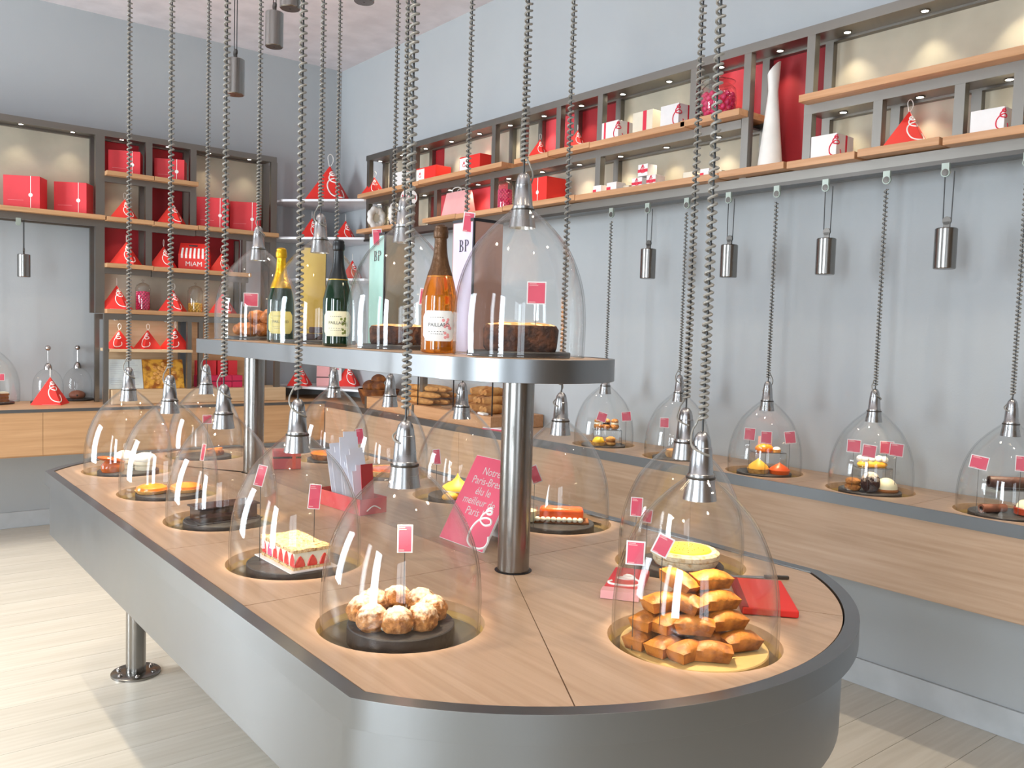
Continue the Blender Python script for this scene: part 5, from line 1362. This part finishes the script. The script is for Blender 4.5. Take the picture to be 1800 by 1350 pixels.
# fourth (behind) and fifth
small('round_cake', 'small round cake under the hidden wall cloche', 'cake', off(3, 0, 0), 0, [('cake_body', MB().lathe([(.05, 0), (.055, .01), (.052, .035), (.001, .04)], 30, cap0=True), 'pastry')])
tag_d(1168, 743, 4.12, PT, 'pink price tag alone under the hidden wall cloche', 16, 18)
zt_ = stand(4, .02, -.03, .075, .08, 'clear acrylic stand carrying three choux buns by the right wall')
for k, lab in enumerate(('left', 'middle', 'right')):
    small('choux_bun', 'stacked choux bun on the upper tier by the wall, %s of three' % lab, 'pastry', off(4, -.028+.045*k, -.03, zt_+.0005), 0, [('lower_bun', MB().ell(.024, .024, .018, 18, 10, (0, 0, .014), .1, 60, -.7, k), 'chou'), ('filling', MB().lathe([(.02, .026), (.021, .031), (.02, .036)], 18), 'cream' if k != 1 else 'choc'), ('upper_bun', MB().ell(.021, .021, .014, 18, 10, (0, 0, .042), .1, 60, -.7, k+4), 'chou')], 'choux buns by the wall')
small('yellow_tart', 'tart heaped with yellow cream on the slate by the wall', 'tart', off(4, -.03, .03), 0, [('tart_shell', shell(.045, .018), 'pastry'), ('cream', MB().ell(.036, .03, .026, 18, 10, (0, 0, .018), .15, 50, -.2, 6), 'lemon')])
small('macaron_cake', 'small stacked round cake beside the yellow tart', 'cake', off(4, .035, .035), 0, [('lower_disc', MB().ell(.028, .028, .014, 20, 8, (0, 0, .01), .05, 50, -.7), 'pastry'), ('upper_disc', MB().ell(.027, .027, .014, 20, 8, (0, 0, .034), .05, 50, -.7), 'pastry'), ('filling', MB().lathe([(.024, .018), (.025, .024), (.024, .032)], 20), 'cake_brown')])
for px, py, r_, lab in ((1058, 733, .3, 'pink price tag at the left over the choux buns by the wall'), (1101, 732, -.12, 'pink price tag at the right over the choux buns by the wall')):
    tag_d(px, py, 4.53, PT, lab, 17, 17, roll=r_)

# ================================================================== bread stand at the far end of the right counter
bx0 = 3.06
for (a, b, z, lab) in ((4.02, 4.9, .978, 'low oak plinth for bread on the counter, nearer one'), (4.91, 5.55, .985, 'low oak plinth for bread on the counter, further one')):
    t = thing('bread_plinth', lab, 'plinth', (bx0, a, .9), 0, 'bread plinths')
    MB().box(0, X1-.005-bx0, 0, b-a, 0, z-.9).build('plinth_body', 'beech', t, bevel=.003); MB().box(-.003, 0, b-a-.025, b-a, 0, z-.9).build('corner_strip', 'steel_frame', t)
bt = .979
ORD = ('first', 'second', 'third', 'fourth', 'fifth', 'sixth', 'seventh', 'eighth')
M_ = Matrix.Rotation(PI/2, 3, 'X')
k = 0
for row, (z, n_) in enumerate(((bt, 5), (bt+.042, 4), (bt+.083, 3))):
    for i in range(n_):
        o = MB().lathe([(.001, -.2), (.014, -.19), (.024, -.14), (.027, 0), (.024, .14), (.014, .19), (.001, .2)], 14, (0, 0, .022), Matrix.Diagonal((1, 1, .82)) @ M_).build('baguette', 'bread', None, True)
        o.location = (3.13+row*.024+i*.052, 5.03+.03*math.sin(k*2.3)-.08, z+.001); o.rotation_euler = (0, 0, .08*math.sin(k*1.7)); k += 1
        tag(o, 'golden baguette in the %s layer of the pile, %s from the front' % (('bottom', 'middle', 'top')[row], ORD[i]), 'bread', 'stacked baguettes')
k = 0
for row, (z, n_) in enumerate(((bt, 5), (bt+.05, 4), (bt+.1, 3))):
    for i in range(n_):
        s_ = 1+.12*math.sin(k*3)
        o = MB().lathe([(.001, -.085), (.018, -.08), (.03, -.03), (.031, .03), (.018, .08), (.001, .085)], 14, (0, 0, .028), Matrix.Rotation(PI/2, 3, 'Y')).build('bread_roll', 'bread', None, True)
        o.location = (3.2+.02*row, 4.16+row*.03+i*.064, z+.001); o.rotation_euler = (0, 0, .35*math.sin(k*2.1)); k += 1
        tag(o, 'pale crusty bread roll in the %s layer behind the near column, %s from the right' % (('bottom', 'middle', 'top')[row], ORD[i]), 'bread', 'pile of bread rolls')
t = thing('bread_basket', 'dark woven basket at the far end of the counter', 'basket', (3.27, 5.72, .9))
MB().lathe([(.10, 0), (.12, .01), (.16, .12), (.155, .125), (.115, .02), (.001, .015)], 30, cap0=True).build('basket', 'bread_dark', t, True)
for i in range(4): MB().lathe([(.108+.012*i, .02+.028*i), (.114+.012*i, .03+.028*i), (.113+.012*i, .04+.028*i)], 30).build('weave_band', 'cake_dark', t, True)
for i in range(6):
    a = i*1.05; o = MB().ell(.06, .055, .048, 18, 10, nz=.1, sc=20, seed=i).build('round_loaf', 'bread_dark', None, True)
    o.location = (3.27+.075*math.cos(a)*(i > 0), 5.72+.075*math.sin(a)*(i > 0), 1.04+(.05 if i == 0 else .0)); tag(o, 'dark round loaf in the bread basket, '+('on top in the middle', 'at the right', 'at the back right', 'at the back left', 'at the left', 'at the front')[i], 'bread', 'loaves in the basket')
t = thing('bread_guard', 'glass guard sheets with slim dark posts around the bread', 'glass guard', (3.09, 4.02, .978))
for y_ in (.03, .44, .86): MB().box(0, .006, y_, y_+.006, .0, .36).build('post', 'black_card', t)
MB().box(.001, .005, .036, .44, .01, .34).build('pane', 'glass', t); MB().box(.001, .005, .446, .86, .01, .34).build('pane', 'glass', t)
MB().box(.05, .09, .88, .92, 0, .38).build('steel_post', 'steel_frame', t)
p = atz(862, 718, .98); t = thing('white_tray', 'small white tray at the front of the bread rolls', 'tray', (3.095, solY(850, 3.1, .98), .979), 1.3); MB().box(-.05, .05, -.018, .018, 0, .012).build('tray', 'white_card', t, bevel=.003); MB().box(-.045, .045, -.014, .014, .012, .014).build('tray_liner', 'cream_card', t)
t = thing('glass_dish', 'small clear glass dish on the bread plinth', 'dish', (3.12, solY(786, 3.12, .985), .979)); MB().lathe([(.02, 0), (.034, .008), (.038, .018)], 24, cap0=True).build('bowl', 'jar_glass', t, True); MB().lathe([(.036, .017), (.039, .018), (.038, .02)], 24).build('rim', 'jar_glass', t, True)
p = atz(872, 756, .9); t = thing('leaflet_stack', 'stack of pink and white leaflets on the right counter', 'leaflets', (3.12, solY(872, 3.1, .9), .901), .3); MB().box(-.06, .06, -.08, .08, 0, .008).build('lower_leaflets', 'pink_print', t); MB().box(-.058, .058, -.078, .078, .008, .013).build('upper_leaflets', 'white_card', t)

# ================================================================== small domes on the back counter
def ball_dome(px, py, label, inside, ilabel):
    p = atz(px, py, .899); y_ = p.y+.03
    q = slate(p.x, y_, .899, .108, .014, 'dark round plate under '+ilabel)
    t = thing('ball_handle_dome', label, 'dome', (p.x, y_, .913), 0, 'ball-handled glass domes')
    pr_ = [(.096, 0), (.096, .09), (.093, .13), (.083, .165), (.064, .195), (.042, .215), (.026, .222)]
    MB().lathe([(a.x, a.y) for a in catmull([(r, z, 0) for r, z in pr_], 4)], 40).build('glass_dome', 'glass', t, True)
    c = MB().lathe([(.026, .219), (.0255, .235), (.018, .255), (.008, .266), (.003, .267)], 24).build('cap', 'chrome', t, True)
    MB().tube([(0, 0, .265), (0, 0, .36)], .0028, 8).build('handle_rod', 'chrome', c); MB().ell(.0185, .0185, .0185, 20, 14, (0, 0, .368)).build('handle_ball', 'chrome', c, True)
    return p.x, y_
x, y = ball_dome(86, 709, 'glass dome with ball handle behind the red pyramid box', 1, 'the left ball-handled dome')
x, y = ball_dome(138, 704, 'glass dome with ball handle over the round brown cake', 1, 'the right ball-handled dome')
small('round_brown_cake', 'round brown cake under the right ball-handled dome', 'cake', (x-.005, y-.01, .913), 0, [('cake_body', MB().ell(.055, .055, .036, 24, 12, (0, 0, .024), .06, 30, -.65, 3), 'choc_milk'), ('fruit', MB().ell(.007, .007, .006, 10, 6, (-.01, -.052, .026)), 'ink')])
x = atz(2, 712, .899); xx_, yy_ = x.x-.03, x.y+.12
slate(xx_, yy_, .899, .125, .014, 'dark round plate under the cloche cut by the left edge')
t = thing('glass_cloche', 'glass cloche cut by the left picture edge on the back counter', 'cloche', (xx_, yy_, .913+.0205), 0)
link('glass_bell', glm, t); link('glass_rim', rimm, t); c = link('cap', capm, t); link('lamp_collar', colr, c); link('gasket', gask, c); link('lamp_lens', llens, c); link('coil_cord', coil(.44, zr2-.10-.9335), t); link('cable', clm(.412, zr2-.10-.9335), t)
t = thing('layered_cake', 'layered brown cake slice under the cloche at the left edge', 'cake', (xx_+.03, yy_-.02, .913), .3)
for i in range(3): MB().box(-.055+.004*i, .055-.004*(i % 2), -.03, .03, .022*i, .022*i+.012).build('cake_layer', 'cake_brown', t); MB().box(-.045, .05, -.028, .028, .022*i+.012, .022*i+.022).build('cream_layer', 'choc_milk' if i < 2 else 'cream', t)
tag_at(4, 663, xx_+.03, yy_-.07, 'pink price tag at the left edge over the layered cake', .913, .055, .048)
